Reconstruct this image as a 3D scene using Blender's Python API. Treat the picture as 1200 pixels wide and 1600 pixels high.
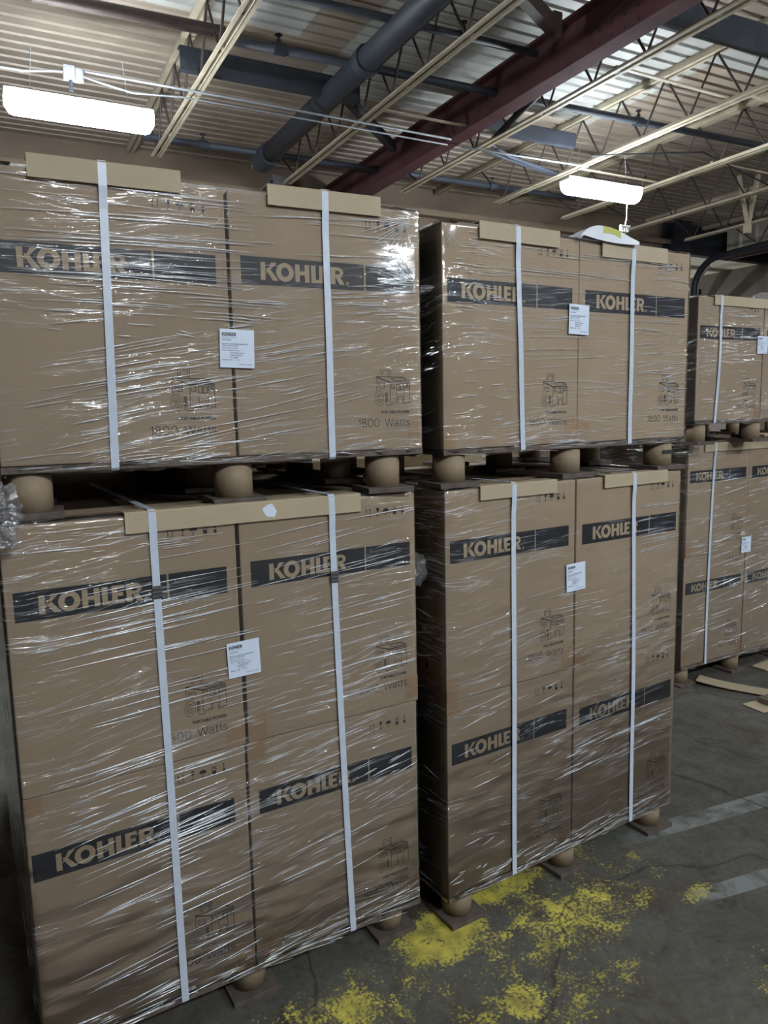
import bpy, bmesh, math, random
from mathutils import Vector, Matrix, noise
R = math.radians
random.seed(7)
for o in list(bpy.data.objects): bpy.data.objects.remove(o)
scn = bpy.context.scene
col = scn.collection

# ------------------------------------------------------------------ camera
YAW, PITCH, ROLL, CAMZ = 0.48, 0.135904, -0.021197, 1.7338
cam_data = bpy.data.cameras.new('camera'); cam = bpy.data.objects.new('camera', cam_data); col.objects.link(cam)
cam_data.sensor_fit = 'VERTICAL'; cam_data.sensor_height = 36.0; cam_data.lens = 1155.25 / 1600 * 36
cam_data.clip_start = 0.05; cam_data.clip_end = 100
fwd0 = Vector((math.sin(YAW), math.cos(YAW), 0)); r0 = Vector((math.cos(YAW), -math.sin(YAW), 0)); upz = Vector((0, 0, 1))
fwd = fwd0 * math.cos(PITCH) - upz * math.sin(PITCH); u0 = fwd0 * math.sin(PITCH) + upz * math.cos(PITCH)
cr, sr = math.cos(ROLL), math.sin(ROLL)
rv = r0 * cr + u0 * sr; uv_ = u0 * cr - r0 * sr
M = Matrix((rv, uv_, -fwd)).transposed().to_4x4(); M.translation = Vector((0, 0, CAMZ))
cam.matrix_world = M
scn.camera = cam

# ------------------------------------------------------------------ world, exposure
w = bpy.data.worlds.new('world'); scn.world = w; w.use_nodes = True
w.node_tree.nodes['Background'].inputs[0].default_value = (0.6, 0.7, 0.9, 1)
w.node_tree.nodes['Background'].inputs[1].default_value = 0.02
scn.view_settings.view_transform = 'Standard'; scn.view_settings.look = 'None'
scn.view_settings.gamma = 1; scn.view_settings.use_curve_mapping = False
scn.view_settings.exposure = 2.2
LAMP_STRENGTH = 44.0
LAMP_COLOR = (0.86, 0.94, 1.0)
# ceiling lamps plus an added light brightening the dock: (x, y, z, seen)
LAMPS = [(0.77, 6.24, 4.0, 1), (5.9, 6.18, 4.0, 2), (0.9, -2.3, 4.0, 3), (4.6, -2.3, 4.0, 4), (5.9, -7.0, 4.0, 5), (8.4, 0.6, 4.0, 6), (12.6, 12.6, 2.6, 7)]

# ------------------------------------------------------------------ material helpers
def new_mat(name):
    m = bpy.data.materials.new(name); m.use_nodes = True
    nt = m.node_tree; b = nt.nodes['Principled BSDF']
    return m, nt, b
def nd(nt, typ, **kw):
    n = nt.nodes.new(typ)
    for k, v in kw.items(): setattr(n, k, v)
    return n
def coords(nt, scale=(1, 1, 1), kind='Object', rot=(0, 0, 0), loc=(0, 0, 0)):
    t = nd(nt, 'ShaderNodeTexCoord'); mp = nd(nt, 'ShaderNodeMapping')
    mp.inputs['Scale'].default_value = scale; mp.inputs['Rotation'].default_value = rot; mp.inputs['Location'].default_value = loc
    nt.links.new(t.outputs[kind], mp.inputs[0]); return mp.outputs[0]
def noise_n(nt, vec, scale=5, detail=3, rough=.5, dist=0):
    n = nd(nt, 'ShaderNodeTexNoise'); n.inputs['Scale'].default_value = scale; n.inputs['Detail'].default_value = detail
    n.inputs['Roughness'].default_value = rough; n.inputs['Distortion'].default_value = dist
    if vec is not None: nt.links.new(vec, n.inputs['Vector'])
    return n.outputs['Fac']
def ramp(nt, fac, stops):
    r = nd(nt, 'ShaderNodeValToRGB'); e = r.color_ramp.elements
    while len(e) < len(stops): e.new(.5)
    for el, (p, c) in zip(e, stops):
        el.position = p; el.color = (c if hasattr(c, '__len__') else (c, c, c)) + (1,) if not hasattr(c, '__len__') or len(c) == 3 else c
    nt.links.new(fac, r.inputs[0]); return r.outputs[0]
def mix(nt, fac, a, b, mode='MIX'):
    n = nd(nt, 'ShaderNodeMix', data_type='RGBA', blend_type=mode)
    for s, v in ((n.inputs[0], fac), (n.inputs[6], a), (n.inputs[7], b)):
        if hasattr(v, 'links') or isinstance(v, bpy.types.NodeSocket): nt.links.new(v, s)
        else: s.default_value = v if not isinstance(v, tuple) or len(v) == 4 else v + (1,)
    return n.outputs[2]
def mth(nt, op, a, b=None, c=None, clamp=False):
    n = nd(nt, 'ShaderNodeMath', operation=op); n.use_clamp = clamp
    for i, v in enumerate((a, b, c)):
        if v is None: continue
        if isinstance(v, bpy.types.NodeSocket): nt.links.new(v, n.inputs[i])
        else: n.inputs[i].default_value = v
    return n.outputs[0]
def bump(nt, b, h, strength=.3, dist=.01):
    n = nd(nt, 'ShaderNodeBump'); n.inputs['Strength'].default_value = strength; n.inputs['Distance'].default_value = dist
    nt.links.new(h, n.inputs['Height']); nt.links.new(n.outputs[0], b.inputs['Normal']); return n
def simple(name, c, rough=.6, metal=0, var=.12, vscale=6, bmp=0, spec=.5):
    m, nt, b = new_mat(name)
    f = noise_n(nt, coords(nt), vscale, 5, .6)
    lo = tuple(x * (1 - var) for x in c); hi = tuple(min(1, x * (1 + var)) for x in c)
    cc = ramp(nt, f, [(.3, lo), (.7, hi)]); nt.links.new(cc, b.inputs['Base Color'])
    b.inputs['Roughness'].default_value = rough; b.inputs['Metallic'].default_value = metal
    b.inputs['Specular IOR Level'].default_value = spec
    if bmp: bump(nt, b, noise_n(nt, coords(nt), vscale * 12, 4), bmp, .003)
    return m

# ------------------------------------------------------------------ materials
def kraft(name, c):
    m, nt, b = new_mat(name)
    blot = noise_n(nt, coords(nt), 4, 6, .6)
    fib = noise_n(nt, coords(nt, (60, 60, 400)), 1, 3, .6)
    a = ramp(nt, blot, [(.3, tuple(x * .92 for x in c)), (.7, tuple(x * 1.06 for x in c))])
    f2 = ramp(nt, fib, [(.2, (.93, .93, .93)), (.8, (1, 1, 1))])
    nt.links.new(mix(nt, 1.0, a, f2, 'MULTIPLY'), b.inputs['Base Color'])
    b.inputs['Roughness'].default_value = .62; b.inputs['Specular IOR Level'].default_value = .35
    flute = nd(nt, 'ShaderNodeTexWave'); flute.inputs['Scale'].default_value = 40; flute.inputs['Distortion'].default_value = .4
    nt.links.new(coords(nt), flute.inputs['Vector'])
    h = mth(nt, 'ADD', mth(nt, 'MULTIPLY', flute.outputs['Fac'], .02), mth(nt, 'MULTIPLY', noise_n(nt, coords(nt), 7, 3), .4))
    bump(nt, b, h, .25, .006)
    return m
M_KRAFT = kraft('kraft_corrugated_board', (.365, .278, .192))
M_KRAFT_LIGHT = kraft('kraft_edge_board', (.40, .33, .225))
M_TUBE = kraft('spiral_paper_tube', (.27, .205, .135))
M_TAPE = simple('brown_paper_tape', (.33, .22, .13), .45, var=.08)
M_INK = simple('black_printing_ink', (.012, .014, .02), .5, var=.2, spec=.4)
M_LETTER = simple('bare_board_lettering', (.40, .31, .205), .6, var=.05)
M_STRAP = simple('white_polyester_strap', (.50, .56, .66), .35, var=.06, vscale=30)
M_SEAL = simple('dull_steel_seal', (.12, .12, .13), .4, .8, bmp=.2)
M_LABEL = simple('white_label_paper', (.60, .68, .82), .6, var=.03)
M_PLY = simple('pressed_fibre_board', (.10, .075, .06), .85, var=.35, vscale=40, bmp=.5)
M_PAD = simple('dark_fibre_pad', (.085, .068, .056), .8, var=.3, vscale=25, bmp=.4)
M_CREAM = simple('cream_painted_steel', (.47, .41, .30), .6, var=.18, vscale=5)
M_ROD = simple('dusty_dark_steel_rod', (.06, .045, .04), .6, .2, var=.3)
M_RED = simple('oxide_red_painted_steel', (.115, .052, .058), .85, var=.2, spec=.15, vscale=4)
M_PIPE = simple('dark_blue_grey_painted_pipe', (.030, .036, .050), .6, var=.25, vscale=5)
M_BROWNSTEEL = simple('brown_painted_steel', (.07, .048, .042), .55, var=.25)
M_COND = simple('galvanised_conduit', (.33, .35, .38), .5, .4, var=.1)
M_WHITE = simple('white_enamel', (.75, .77, .78), .4, var=.05)
M_GREYCOL = simple('grey_painted_column', (.16, .16, .17), .6, var=.2)
M_DARK = simple('near_black_painted_steel', (.015, .017, .024), .6, var=.3)
M_PANEL = simple('off_white_ribbed_panel', (.42, .39, .33), .6, var=.12)
M_YELLOWINK = simple('yellow_green_print', (.42, .42, .10), .6, var=.1)
M_SHEET = simple('white_plastic_sheet', (.66, .70, .76), .35, var=.04)
M_CORE = simple('painted_void_shade', (.03, .028, .027), .9)

# stretch film: thin clear plastic, horizontally wrinkled; UVs are metres round the load and metres up
def film_mat(name, tilt, haze, dens, rough=.06):
    m = bpy.data.materials.new(name); m.use_nodes = True; nt = m.node_tree; nt.nodes.clear()
    out = nd(nt, 'ShaderNodeOutputMaterial')
    base = coords(nt, (1, 1, 1), 'UV', (0, 0, -tilt))
    warp = nd(nt, 'ShaderNodeTexNoise'); warp.inputs['Scale'].default_value = 1.7; warp.inputs['Detail'].default_value = 2
    nt.links.new(base, warp.inputs['Vector'])
    wv = nd(nt, 'ShaderNodeVectorMath', operation='MULTIPLY_ADD'); wv.inputs[1].default_value = (0, .16, 0)
    nt.links.new(warp.outputs['Color'], wv.inputs[0]); nt.links.new(base, wv.inputs[2])
    def stretched(sx, sy, detail, z):
        mp = nd(nt, 'ShaderNodeMapping'); mp.inputs['Scale'].default_value = (sx, sy, 1); mp.inputs['Location'].default_value = (0, 0, z)
        nt.links.new(wv.outputs[0], mp.inputs[0]); return noise_n(nt, mp.outputs[0], 1, detail, .55)
    n1 = stretched(2.2, 40, 2, 0); n2 = stretched(4.5, 75, 2, 4); n3 = stretched(1.5, 5, 2, 9); n4 = stretched(6, 60, 3, 14)
    mask = ramp(nt, n3, [(.40, 0.0), (.60, 1.0)])
    def ridge_of(n, wd):
        d = mth(nt, 'ABSOLUTE', mth(nt, 'SUBTRACT', n, .5))
        r_ = nd(nt, 'ShaderNodeMapRange', interpolation_type='SMOOTHSTEP'); r_.inputs['From Min'].default_value = wd; r_.inputs['From Max'].default_value = 0
        nt.links.new(d, r_.inputs['Value']); return r_.outputs[0]
    brk = ramp(nt, n4, [(.45, 0.0), (.58, 1.0)])
    line = mth(nt, 'MAXIMUM', ridge_of(n1, .028), mth(nt, 'MULTIPLY', ridge_of(n2, .035), .7))
    line = mth(nt, 'MULTIPLY', line, mth(nt, 'MULTIPLY', mask, brk))
    h = mth(nt, 'ADD', mth(nt, 'MULTIPLY', line, .28), mth(nt, 'MULTIPLY', mth(nt, 'MULTIPLY', n2, mask), .10))
    bp = nd(nt, 'ShaderNodeBump'); bp.inputs['Strength'].default_value = 1.0; bp.inputs['Distance'].default_value = .0045 * dens
    nt.links.new(h, bp.inputs['Height'])
    gl = nd(nt, 'ShaderNodeBsdfGlossy'); gl.inputs['Roughness'].default_value = rough; gl.inputs['Color'].default_value = (1, 1, 1, 1)
    nt.links.new(bp.outputs[0], gl.inputs['Normal'])
    tr = nd(nt, 'ShaderNodeBsdfTransparent'); tr.inputs['Color'].default_value = (.97, .975, .98, 1)
    df = nd(nt, 'ShaderNodeBsdfDiffuse'); df.inputs['Color'].default_value = (.8, .84, .9, 1)
    # milky bunched film; the white also paints in specular streaks
    hz = mth(nt, 'MULTIPLY_ADD', line, .34, haze)
    mx1 = nd(nt, 'ShaderNodeMixShader'); nt.links.new(hz, mx1.inputs[0]); nt.links.new(tr.outputs[0], mx1.inputs[1]); nt.links.new(df.outputs[0], mx1.inputs[2])
    fr = nd(nt, 'ShaderNodeFresnel'); fr.inputs['IOR'].default_value = 1.5
    mx2 = nd(nt, 'ShaderNodeMixShader'); nt.links.new(mth(nt, 'MULTIPLY_ADD', line, .16, mth(nt, 'MULTIPLY', fr.outputs[0], 1.2), clamp=True), mx2.inputs[0])
    nt.links.new(mx1.outputs[0], mx2.inputs[1]); nt.links.new(gl.outputs[0], mx2.inputs[2]); nt.links.new(mx2.outputs[0], out.inputs[0])
    return m
def crease_glint_mat():
    m = bpy.data.materials.new('bunched_film_crease_glint'); m.use_nodes = True; nt = m.node_tree; nt.nodes.clear()
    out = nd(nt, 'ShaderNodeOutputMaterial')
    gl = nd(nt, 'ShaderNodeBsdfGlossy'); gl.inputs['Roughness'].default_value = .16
    tr = nd(nt, 'ShaderNodeBsdfTransparent'); df = nd(nt, 'ShaderNodeBsdfDiffuse'); df.inputs['Color'].default_value = (.82, .88, .95, 1)  # white diffuse paints highlight streaks onto the creases
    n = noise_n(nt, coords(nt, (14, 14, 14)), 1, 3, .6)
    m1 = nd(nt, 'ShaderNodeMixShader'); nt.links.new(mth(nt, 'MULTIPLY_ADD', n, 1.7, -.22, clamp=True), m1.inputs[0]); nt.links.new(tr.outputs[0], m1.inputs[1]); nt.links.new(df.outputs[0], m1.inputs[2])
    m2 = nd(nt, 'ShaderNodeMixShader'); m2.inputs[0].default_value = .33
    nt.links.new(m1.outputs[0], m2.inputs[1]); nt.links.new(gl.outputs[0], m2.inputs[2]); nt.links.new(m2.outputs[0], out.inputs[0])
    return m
M_CREASE_GLINT = crease_glint_mat()
def crumple_mat():
    m = bpy.data.materials.new('crumpled_clear_film'); m.use_nodes = True; nt = m.node_tree; nt.nodes.clear()
    out = nd(nt, 'ShaderNodeOutputMaterial')
    gl = nd(nt, 'ShaderNodeBsdfGlossy'); gl.inputs['Roughness'].default_value = .12
    tr = nd(nt, 'ShaderNodeBsdfTransparent'); tr.inputs['Color'].default_value = (.93, .94, .96, 1)
    df = nd(nt, 'ShaderNodeBsdfDiffuse'); df.inputs['Color'].default_value = (.7, .76, .84, 1)
    bp = nd(nt, 'ShaderNodeBump'); bp.inputs['Distance'].default_value = .02
    nt.links.new(noise_n(nt, coords(nt), 28, 4, .6, 1.2), bp.inputs['Height'])
    for x in (gl, df): nt.links.new(bp.outputs[0], x.inputs['Normal'])
    m1 = nd(nt, 'ShaderNodeMixShader'); m1.inputs[0].default_value = .08; nt.links.new(tr.outputs[0], m1.inputs[1]); nt.links.new(df.outputs[0], m1.inputs[2])
    m2 = nd(nt, 'ShaderNodeMixShader'); m2.inputs[0].default_value = .32
    nt.links.new(m1.outputs[0], m2.inputs[1]); nt.links.new(gl.outputs[0], m2.inputs[2]); nt.links.new(m2.outputs[0], out.inputs[0])
    return m
M_CRUMPLE = crumple_mat()
def lamp_mat():
    m = bpy.data.materials.new('lit_white_diffuser'); m.use_nodes = True; nt = m.node_tree; nt.nodes.clear()
    out = nd(nt, 'ShaderNodeOutputMaterial'); e = nd(nt, 'ShaderNodeEmission')
    e.inputs[0].default_value = LAMP_COLOR + (1,); e.inputs[1].default_value = LAMP_STRENGTH
    nt.links.new(e.outputs[0], out.inputs[0]); return m
M_LAMP = lamp_mat()

# ------------------------------------------------------------------ mesh helpers
class MB:
    def __init__(s): s.v = []; s.f = []; s.uv = None; s.mi = []
    def box(s, x0, x1, y0, y1, z0, z1, mat=None):
        b = len(s.v); P = [(x, y, z) for z in (z0, z1) for y in (y0, y1) for x in (x0, x1)]
        s.v += [tuple(mat @ Vector(p)) if mat else p for p in P]
        s.f += [tuple(b + i for i in q) for q in ((0, 2, 3, 1), (4, 5, 7, 6), (0, 1, 5, 4), (2, 6, 7, 3), (0, 4, 6, 2), (1, 3, 7, 5))]
        return s
    def bar(s, a, b, w, h=None, up=(0, 0, 1)):
        a, b = Vector(a), Vector(b); h = h or w; d = (b - a); L = d.length; d.normalize()
        u = Vector(up)
        if abs(d.dot(u)) > .99: u = Vector((1, 0, 0))
        r = d.cross(u).normalized(); u = r.cross(d)
        m = Matrix((r, d, u)).transposed().to_4x4(); m.translation = a
        return s.box(-w / 2, w / 2, 0, L, -h / 2, h / 2, m)
    def tube(s, pts, r, n=10, cap=True):
        pts = [Vector(p) for p in pts]; b = len(s.v); prev = None
        rr = r if hasattr(r, '__len__') else [r] * len(pts)
        for i, p in enumerate(pts):
            d = (pts[min(i + 1, len(pts) - 1)] - pts[max(i - 1, 0)]).normalized()
            if prev is None:
                prev = d.orthogonal().normalized()
            prev = (prev - d * prev.dot(d)).normalized(); q = d.cross(prev)
            for k in range(n):
                t = 2 * math.pi * k / n; s.v.append(tuple(p + (prev * math.cos(t) + q * math.sin(t)) * rr[i]))
        for i in range(len(pts) - 1):
            for k in range(n):
                a = b + i * n + k; c = b + i * n + (k + 1) % n; s.f.append((a, c, c + n, a + n))
        if cap:
            s.f.append(tuple(b + k for k in range(n))[::-1]); s.f.append(tuple(b + (len(pts) - 1) * n + k for k in range(n)))
        return s
    def poly(s, pts): b = len(s.v); s.v += [tuple(p) for p in pts]; s.f.append(tuple(range(b, b + len(pts)))); return s
    def mesh(s, name, mat=None, smooth=False, bevel=0, seg=2):
        me = bpy.data.meshes.new(name); me.from_pydata(s.v, [], s.f)
        if bevel:
            bm = bmesh.new(); bm.from_mesh(me)
            bmesh.ops.bevel(bm, geom=[e for e in bm.edges if len(e.link_faces) == 2 and e.calc_face_angle(0) > .5], offset=bevel, segments=seg, affect='EDGES', profile=.6)
            bm.to_mesh(me); bm.free()
        if mat: me.materials.append(mat)
        if smooth: me.shade_smooth()
        me.update(); return me
    def build(s, name, mat, parent=None, smooth=False, bevel=0, seg=2):
        return ob(name, s.mesh(name, mat, smooth, bevel, seg), parent)
def ob(name, me, parent=None):
    o = bpy.data.objects.new(name, me); col.objects.link(o)
    if parent: o.parent = parent
    return o
def tag(o, label, cat=None, group=None, kind=None):
    if label: o['label'] = label
    if cat: o['category'] = cat
    if group: o['group'] = group
    if kind: o['kind'] = kind
    return o
def struct(o): o['kind'] = 'structure'; return o
def thing(name, loc, rz, label, cat, group=None):
    o = bpy.data.objects.new(name, None); col.objects.link(o); o.location = loc; o.rotation_euler = (0, 0, rz); o.empty_display_size = .1
    return tag(o, label, cat, group)
def stroke(mb, pts, wd, y=0, th=.0003):           # line drawing in the x-z plane as thin ribbons
    for a, b in zip(pts, pts[1:]):
        d = Vector((b[0] - a[0], b[1] - a[1]))
        if d.length < 1e-6: continue
        d.normalize(); n = Vector((-d.y, d.x)) * wd / 2; e = d * wd * .3
        q = [(a[0] - e.x + n.x, a[1] - e.y + n.y), (a[0] - e.x - n.x, a[1] - e.y - n.y), (b[0] + e.x - n.x, b[1] + e.y - n.y), (b[0] + e.x + n.x, b[1] + e.y + n.y)]
        mb.poly([(p[0], y, p[1]) for p in q])
def text_mesh(name, body, x0, x1, z0, z1, y, mat, offset=0.0):   # lettering fitted to a rectangle, facing -y
    cu = bpy.data.curves.new('t', 'FONT'); cu.body = body; cu.size = 1; cu.offset = offset; cu.resolution_u = 3; cu.fill_mode = 'FRONT'
    o = bpy.data.objects.new('t', cu); col.objects.link(o)
    dg = bpy.context.evaluated_depsgraph_get(); me = bpy.data.meshes.new_from_object(o.evaluated_get(dg))
    bpy.data.objects.remove(o); bpy.data.curves.remove(cu)
    xs = [v.co.x for v in me.vertices]; ys = [v.co.y for v in me.vertices]
    ax, bx, ay, by = min(xs), max(xs), min(ys), max(ys)
    for v in me.vertices:
        v.co = ((v.co.x - ax) / (bx - ax) * (x1 - x0) + x0, y, (v.co.y - ay) / (by - ay) * (z1 - z0) + z0)
    me.materials.clear(); me.materials.append(mat); me.name = name
    return me

# ------------------------------------------------------------------ logo lettering, heavy display capitals
def arc(cx, cy, rx, ry, a0, a1, n): return [(cx + rx * math.cos(R(a0 + (a1 - a0) * i / n)), cy + ry * math.sin(R(a0 + (a1 - a0) * i / n))) for i in range(n + 1)]
def logo_letters(x0, x1, z0, z1, y):
    mb = MB(); W_ = 4.55
    def P(*pts): mb.poly([((x0 + p[0] / W_ * (x1 - x0)), y, z0 + p[1] * (z1 - z0)) for p in pts])
    def ring(cx, cy, rx, ry, ix, iy, n=28):
        o_, i_ = arc(cx, cy, rx, ry, 0, 360, n), arc(cx, cy, ix, iy, 0, 360, n)
        for k in range(n): P(o_[k], o_[k + 1], i_[k + 1], i_[k])
    t = .25
    P((0, 0), (t, 0), (t, 1), (0, 1)); P((t, .36), (.56, 1), (.86, 1), (.44, .52), (t, .36)); P((.30, .56), (.62, 0), (.93, 0), (.47, .66), (.30, .70))
    ring(1.28, .5, .47, .53, .21, .27)
    a = 1.83; P((a, 0), (a + t, 0), (a + t, 1), (a, 1)); P((a + .52, 0), (a + .52 + t, 0), (a + .52 + t, 1), (a + .52, 1)); P((a + t, .40), (a + .52, .40), (a + .52, .62), (a + t, .62))
    a = 2.70; P((a, 0), (a + t, 0), (a + t, 1), (a, 1)); P((a + t, 0), (a + .55, 0), (a + .55, .20), (a + t, .20))
    a = 3.14; P((a, 0), (a + t, 0), (a + t, 1), (a, 1))
    for zz, ln in ((0, .56), (.40, .50), (.80, .56)): P((a + t, zz), (a + ln, zz), (a + ln, zz + .20), (a + t, zz + .20))
    a = 3.80; P((a, 0), (a + t, 0), (a + t, 1), (a, 1))
    o_ = [(a + t, 1.0)] + arc(a + .40, .70, .31, .30, 90, -90, 10) + [(a + t, .40)]
    i_ = [(a + t, .80)] + arc(a + .40, .70, .12, .11, 90, -90, 10) + [(a + t, .59)]
    for k in range(len(o_) - 1): P(i_[k], i_[k + 1], o_[k + 1], o_[k])
    P((a + .28, .42), (a + .52, .46), (a + .78, 0), (a + .48, 0))
    return mb
def registered(mb, cx, cz, r, y):
    o_, i_ = arc(cx, cz, r, r, 0, 360, 14), arc(cx, cz, r * .72, r * .72, 0, 360, 14)
    for k in range(14): mb.poly([(p[0], y, p[1]) for p in (o_[k], o_[k + 1], i_[k + 1], i_[k])])
    stroke(mb, [(cx - r * .25, cz - r * .45), (cx - r * .25, cz + r * .45), (cx + r * .25, cz + r * .25), (cx - r * .2, cz), (cx + r * .3, cz - r * .45)], r * .2, y)

CW = .56           # carton width
def mesh_once(f, _c={}):
    if f.__name__ not in _c: _c[f.__name__] = f()
    return _c[f.__name__]
def m_band():
    mb = MB()
    for a, b in ((.019, .3785), (.3835, .5395)): mb.box(a, b, -.0005, 0, .4512, .5239)
    return mb.mesh('logo_band', M_INK)
def m_letters():
    mb = logo_letters(.073, .316, .4645, .511, -.0009); registered(mb, .326, .468, .0048, -.0009)
    return mb.mesh('band_lettering', M_LETTER)
ICON = [[(.4296,.2147),(.4256,.2197),(.4266,.2357),(.4566,.2357),(.4566,.2087)],[(.4316,.2157),(.4326,.2287),(.4506,.2287),(.4506,.2097)],
 [(.4106,.2097),(.4556,.2087),(.4996,.2087),(.5196,.1987),(.5176,.1957),(.4556,.1937),(.4106,.2097)],[(.4106,.2070),(.4556,.1915),(.5190,.1935)],[(.4586,.2047),(.4996,.2057),(.5116,.1997),(.4696,.1977),(.4586,.2047)],
 [(.4106,.2097),(.4106,.1717)],[(.4556,.1937),(.4546,.1317)],[(.5196,.1947),(.5206,.1337)],
 [(.4176,.1927),(.4366,.1907),(.4366,.1777),(.4256,.1747),(.4176,.1817),(.4176,.1927)],[(.4200,.1867),(.4330,.1855)],
 [(.4596,.1887),(.4696,.1887),(.4696,.1757),(.4596,.1767),(.4596,.1887)],[(.4766,.1877),(.4876,.1877),(.4876,.1707),(.4766,.1717),(.4766,.1877)],
 [(.4906,.1887),(.5006,.1877),(.5016,.1717),(.4896,.1717),(.4906,.1887)],[(.5036,.1887),(.5106,.1887),(.5116,.1777),(.5036,.1777),(.5036,.1887)],[(.5136,.1897),(.5196,.1897),(.5196,.1807),(.5136,.1797),(.5136,.1897)],
 [(.4776,.1637),(.4776,.1347),(.4816,.1337),(.4826,.1497),(.4896,.1540),(.4966,.1497),(.4976,.1317),(.5086,.1307),(.5096,.1347),(.5206,.1337)],[(.5016,.1657),(.5016,.1337)],
 [(.4396,.1317),(.4476,.1247),(.4596,.1267),(.4616,.1317),(.4776,.1337)]]
def m_icon():
    mb = MB()
    for l in ICON: stroke(mb, l, .0016, -.0006)
    for r_ in ((.0145, .0215), (.0085, .013), (.003, .005)): stroke(mb, arc(.4195, .147, r_[0], r_[1], 0, 360, 20), .0012, -.0006)
    for k in range(5): a = R(72 * k); stroke(mb, [(.4195 + .003 * math.cos(a), .147 + .005 * math.sin(a)), (.4195 + .0085 * math.cos(a), .147 + .013 * math.sin(a))], .001, -.0006)
    for k in range(4): stroke(mb, [(.4388 + .0024 * k, .163), (.4388 + .0024 * k, .1355)], .0014, -.0006)
    return mb.mesh('generator_drawing', M_INK)
def m_caption(): return text_mesh('caption_text', 'PORTABLE POWER', .424, .520, .1015, .1105, -.0006, M_INK, .03)
def m_watt():
    G = {'1': (.30, [[(.02, .78), (.16, .84), (.22, 1), (.22, 0)]]), '8': (.62, [arc(.29, .76, .19, .23, 0, 360, 16), arc(.29, .27, .25, .27, 0, 360, 18)]),
         '0': (.62, [arc(.28, .5, .25, .5, 0, 360, 22)]), 'W': (.98, [[(0, 1), (.24, 0), (.47, .96), (.70, 0), (.94, 1)]]),
         'a': (.50, [arc(.20, .52, .18, .20, 150, 0, 8) + [(.38, .10), (.44, .0)], arc(.19, .19, .19, .19, 0, 360, 14)]),
         't': (.30, [[(.12, .92), (.12, .12), (.17, .01), (.25, .01)], [(0, .68), (.25, .68)]]),
         's': (.42, [arc(.19, .54, .17, .15, 20, 200, 8) + arc(.19, .17, .18, .16, 60, -160, 9)]), ' ': (.40, [])}
    mb = MB(); x = 0; items = []
    for ch in '1800 Watts':
        w_, ls = G[ch]; items += [[(x + p[0], p[1]) for p in l] for l in ls]; x += w_ + .06
    k = (.520 - .348) / (x - .08)
    for l in items: stroke(mb, [(.348 + p[0] * k, .0645 + p[1] * .0225) for p in l], .0019, -.0006)
    return mb.mesh('wattage_text', M_INK)
def m_symbols():
    mb = MB(); y = -.0006
    z0, z1 = .624, .648
    for x in (.388, .400):
        stroke(mb, [(x, z0 + .003), (x, z1 - .004)], .0016, y); mb.poly([(x - .003, y, z1 - .006), (x + .003, y, z1 - .006), (x, y, z1)])
    stroke(mb, [(.384, z0), (.404, z0)], .0018, y)
    mb.poly([(.422, y, z1), (.423, y, z1 - .009), (.427, y, z1 - .013), (.431, y, z1 - .009), (.432, y, z1)]); stroke(mb, [(.427, z1 - .012), (.427, z0)], .0015, y); stroke(mb, [(.422, z0), (.432, z0)], .0018, y)
    mb.poly([(p[0], y, p[1]) for p in arc(.455, z1 - .013, .0105, .010, 0, 180, 12)]); stroke(mb, [(.455, z1 - .012), (.455, z0), (.451, z0 + .002)], .0014, y)
    mb.poly([(.481, y, z0), (.492, y, z0), (.492, y, z0 + .011), (.481, y, z0 + .011)]); stroke(mb, [(.479, z1), (.494, z1 - .010)], .0018, y); stroke(mb, [(.494, z1), (.479, z1 - .010)], .0018, y)
    mb.poly([(.510, y, z0), (.518, y, z0), (.518, y, z0 + .009), (.510, y, z0 + .009)]); stroke(mb, [(.511, z1), (.517, z1)], .002, y); stroke(mb, [(.514, z1), (.514, z0 + .012)], .0014, y); stroke(mb, [(.511, z0 + .014), (.517, z0 + .014)], .0016, y)
    return mb.mesh('handling_symbols', M_INK)
def m_side_symbols():
    mb = MB(); x = -.0006
    def q(ya, yb, za, zb): mb.poly([(x, ya, za), (x, yb, za), (x, yb, zb), (x, ya, zb)])
    for k in range(3):
        y = .10 + .055 * k; q(y, y + .018, .085, .105); q(y + .006, y + .011, .108, .120)
    q(.09, .25, .070, .073)
    return mb.mesh('side_symbols', M_INK)

DEPTH = .93
def carton(L, x, z0, z1, zprint, label, group, tapes=((.515, .56, 0, .095),), side=False, dy=0.0, xs=0.0):
    r = thing('shipping_carton', L['pt'](x, dy, z0), L['rz'], label, 'box', group)
    h = z1 - z0 - .002
    # body with rounded corners and the shallow step of its bottom flap
    ea, eb = (-.0095, 0) if x > .3 else (0, .0095)
    MB().box(ea, CW + eb, 0, DEPTH, 0, h).build('body', M_KRAFT, r, bevel=.004, seg=2)
    dz = zprint - z0
    b = ob('logo_band', mesh_once(m_band), r); b.location = (xs, 0, dz)
    ob('band_lettering', mesh_once(m_letters), b)
    for nm, f in (('generator_drawing', m_icon), ('caption_text', m_caption), ('wattage_text', m_watt)):
        o = ob(nm, mesh_once(f), r); o.location = (xs, 0, dz)
    o = ob('handling_symbols', mesh_once(m_symbols), r); o.location = (xs, 0, h - .689 + .002)
    for (a, b_, c, d_) in tapes:
        mb = MB()
        if c < 0: c, d_ = h + c, h
        mb.box(a, b_, -.0004, 0, c, min(d_, h))
        if b_ >= CW: mb.box(CW, CW + eb + .0004, -.0004, .05, c, min(d_, h))
        if a <= 0: mb.box(ea - .0004, 0, -.0004, .05, c, min(d_, h))
        mb.build('corner_tape', M_TAPE, r)
    if side: ob('side_symbols', mesh_once(m_side_symbols), r)
    return r

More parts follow.
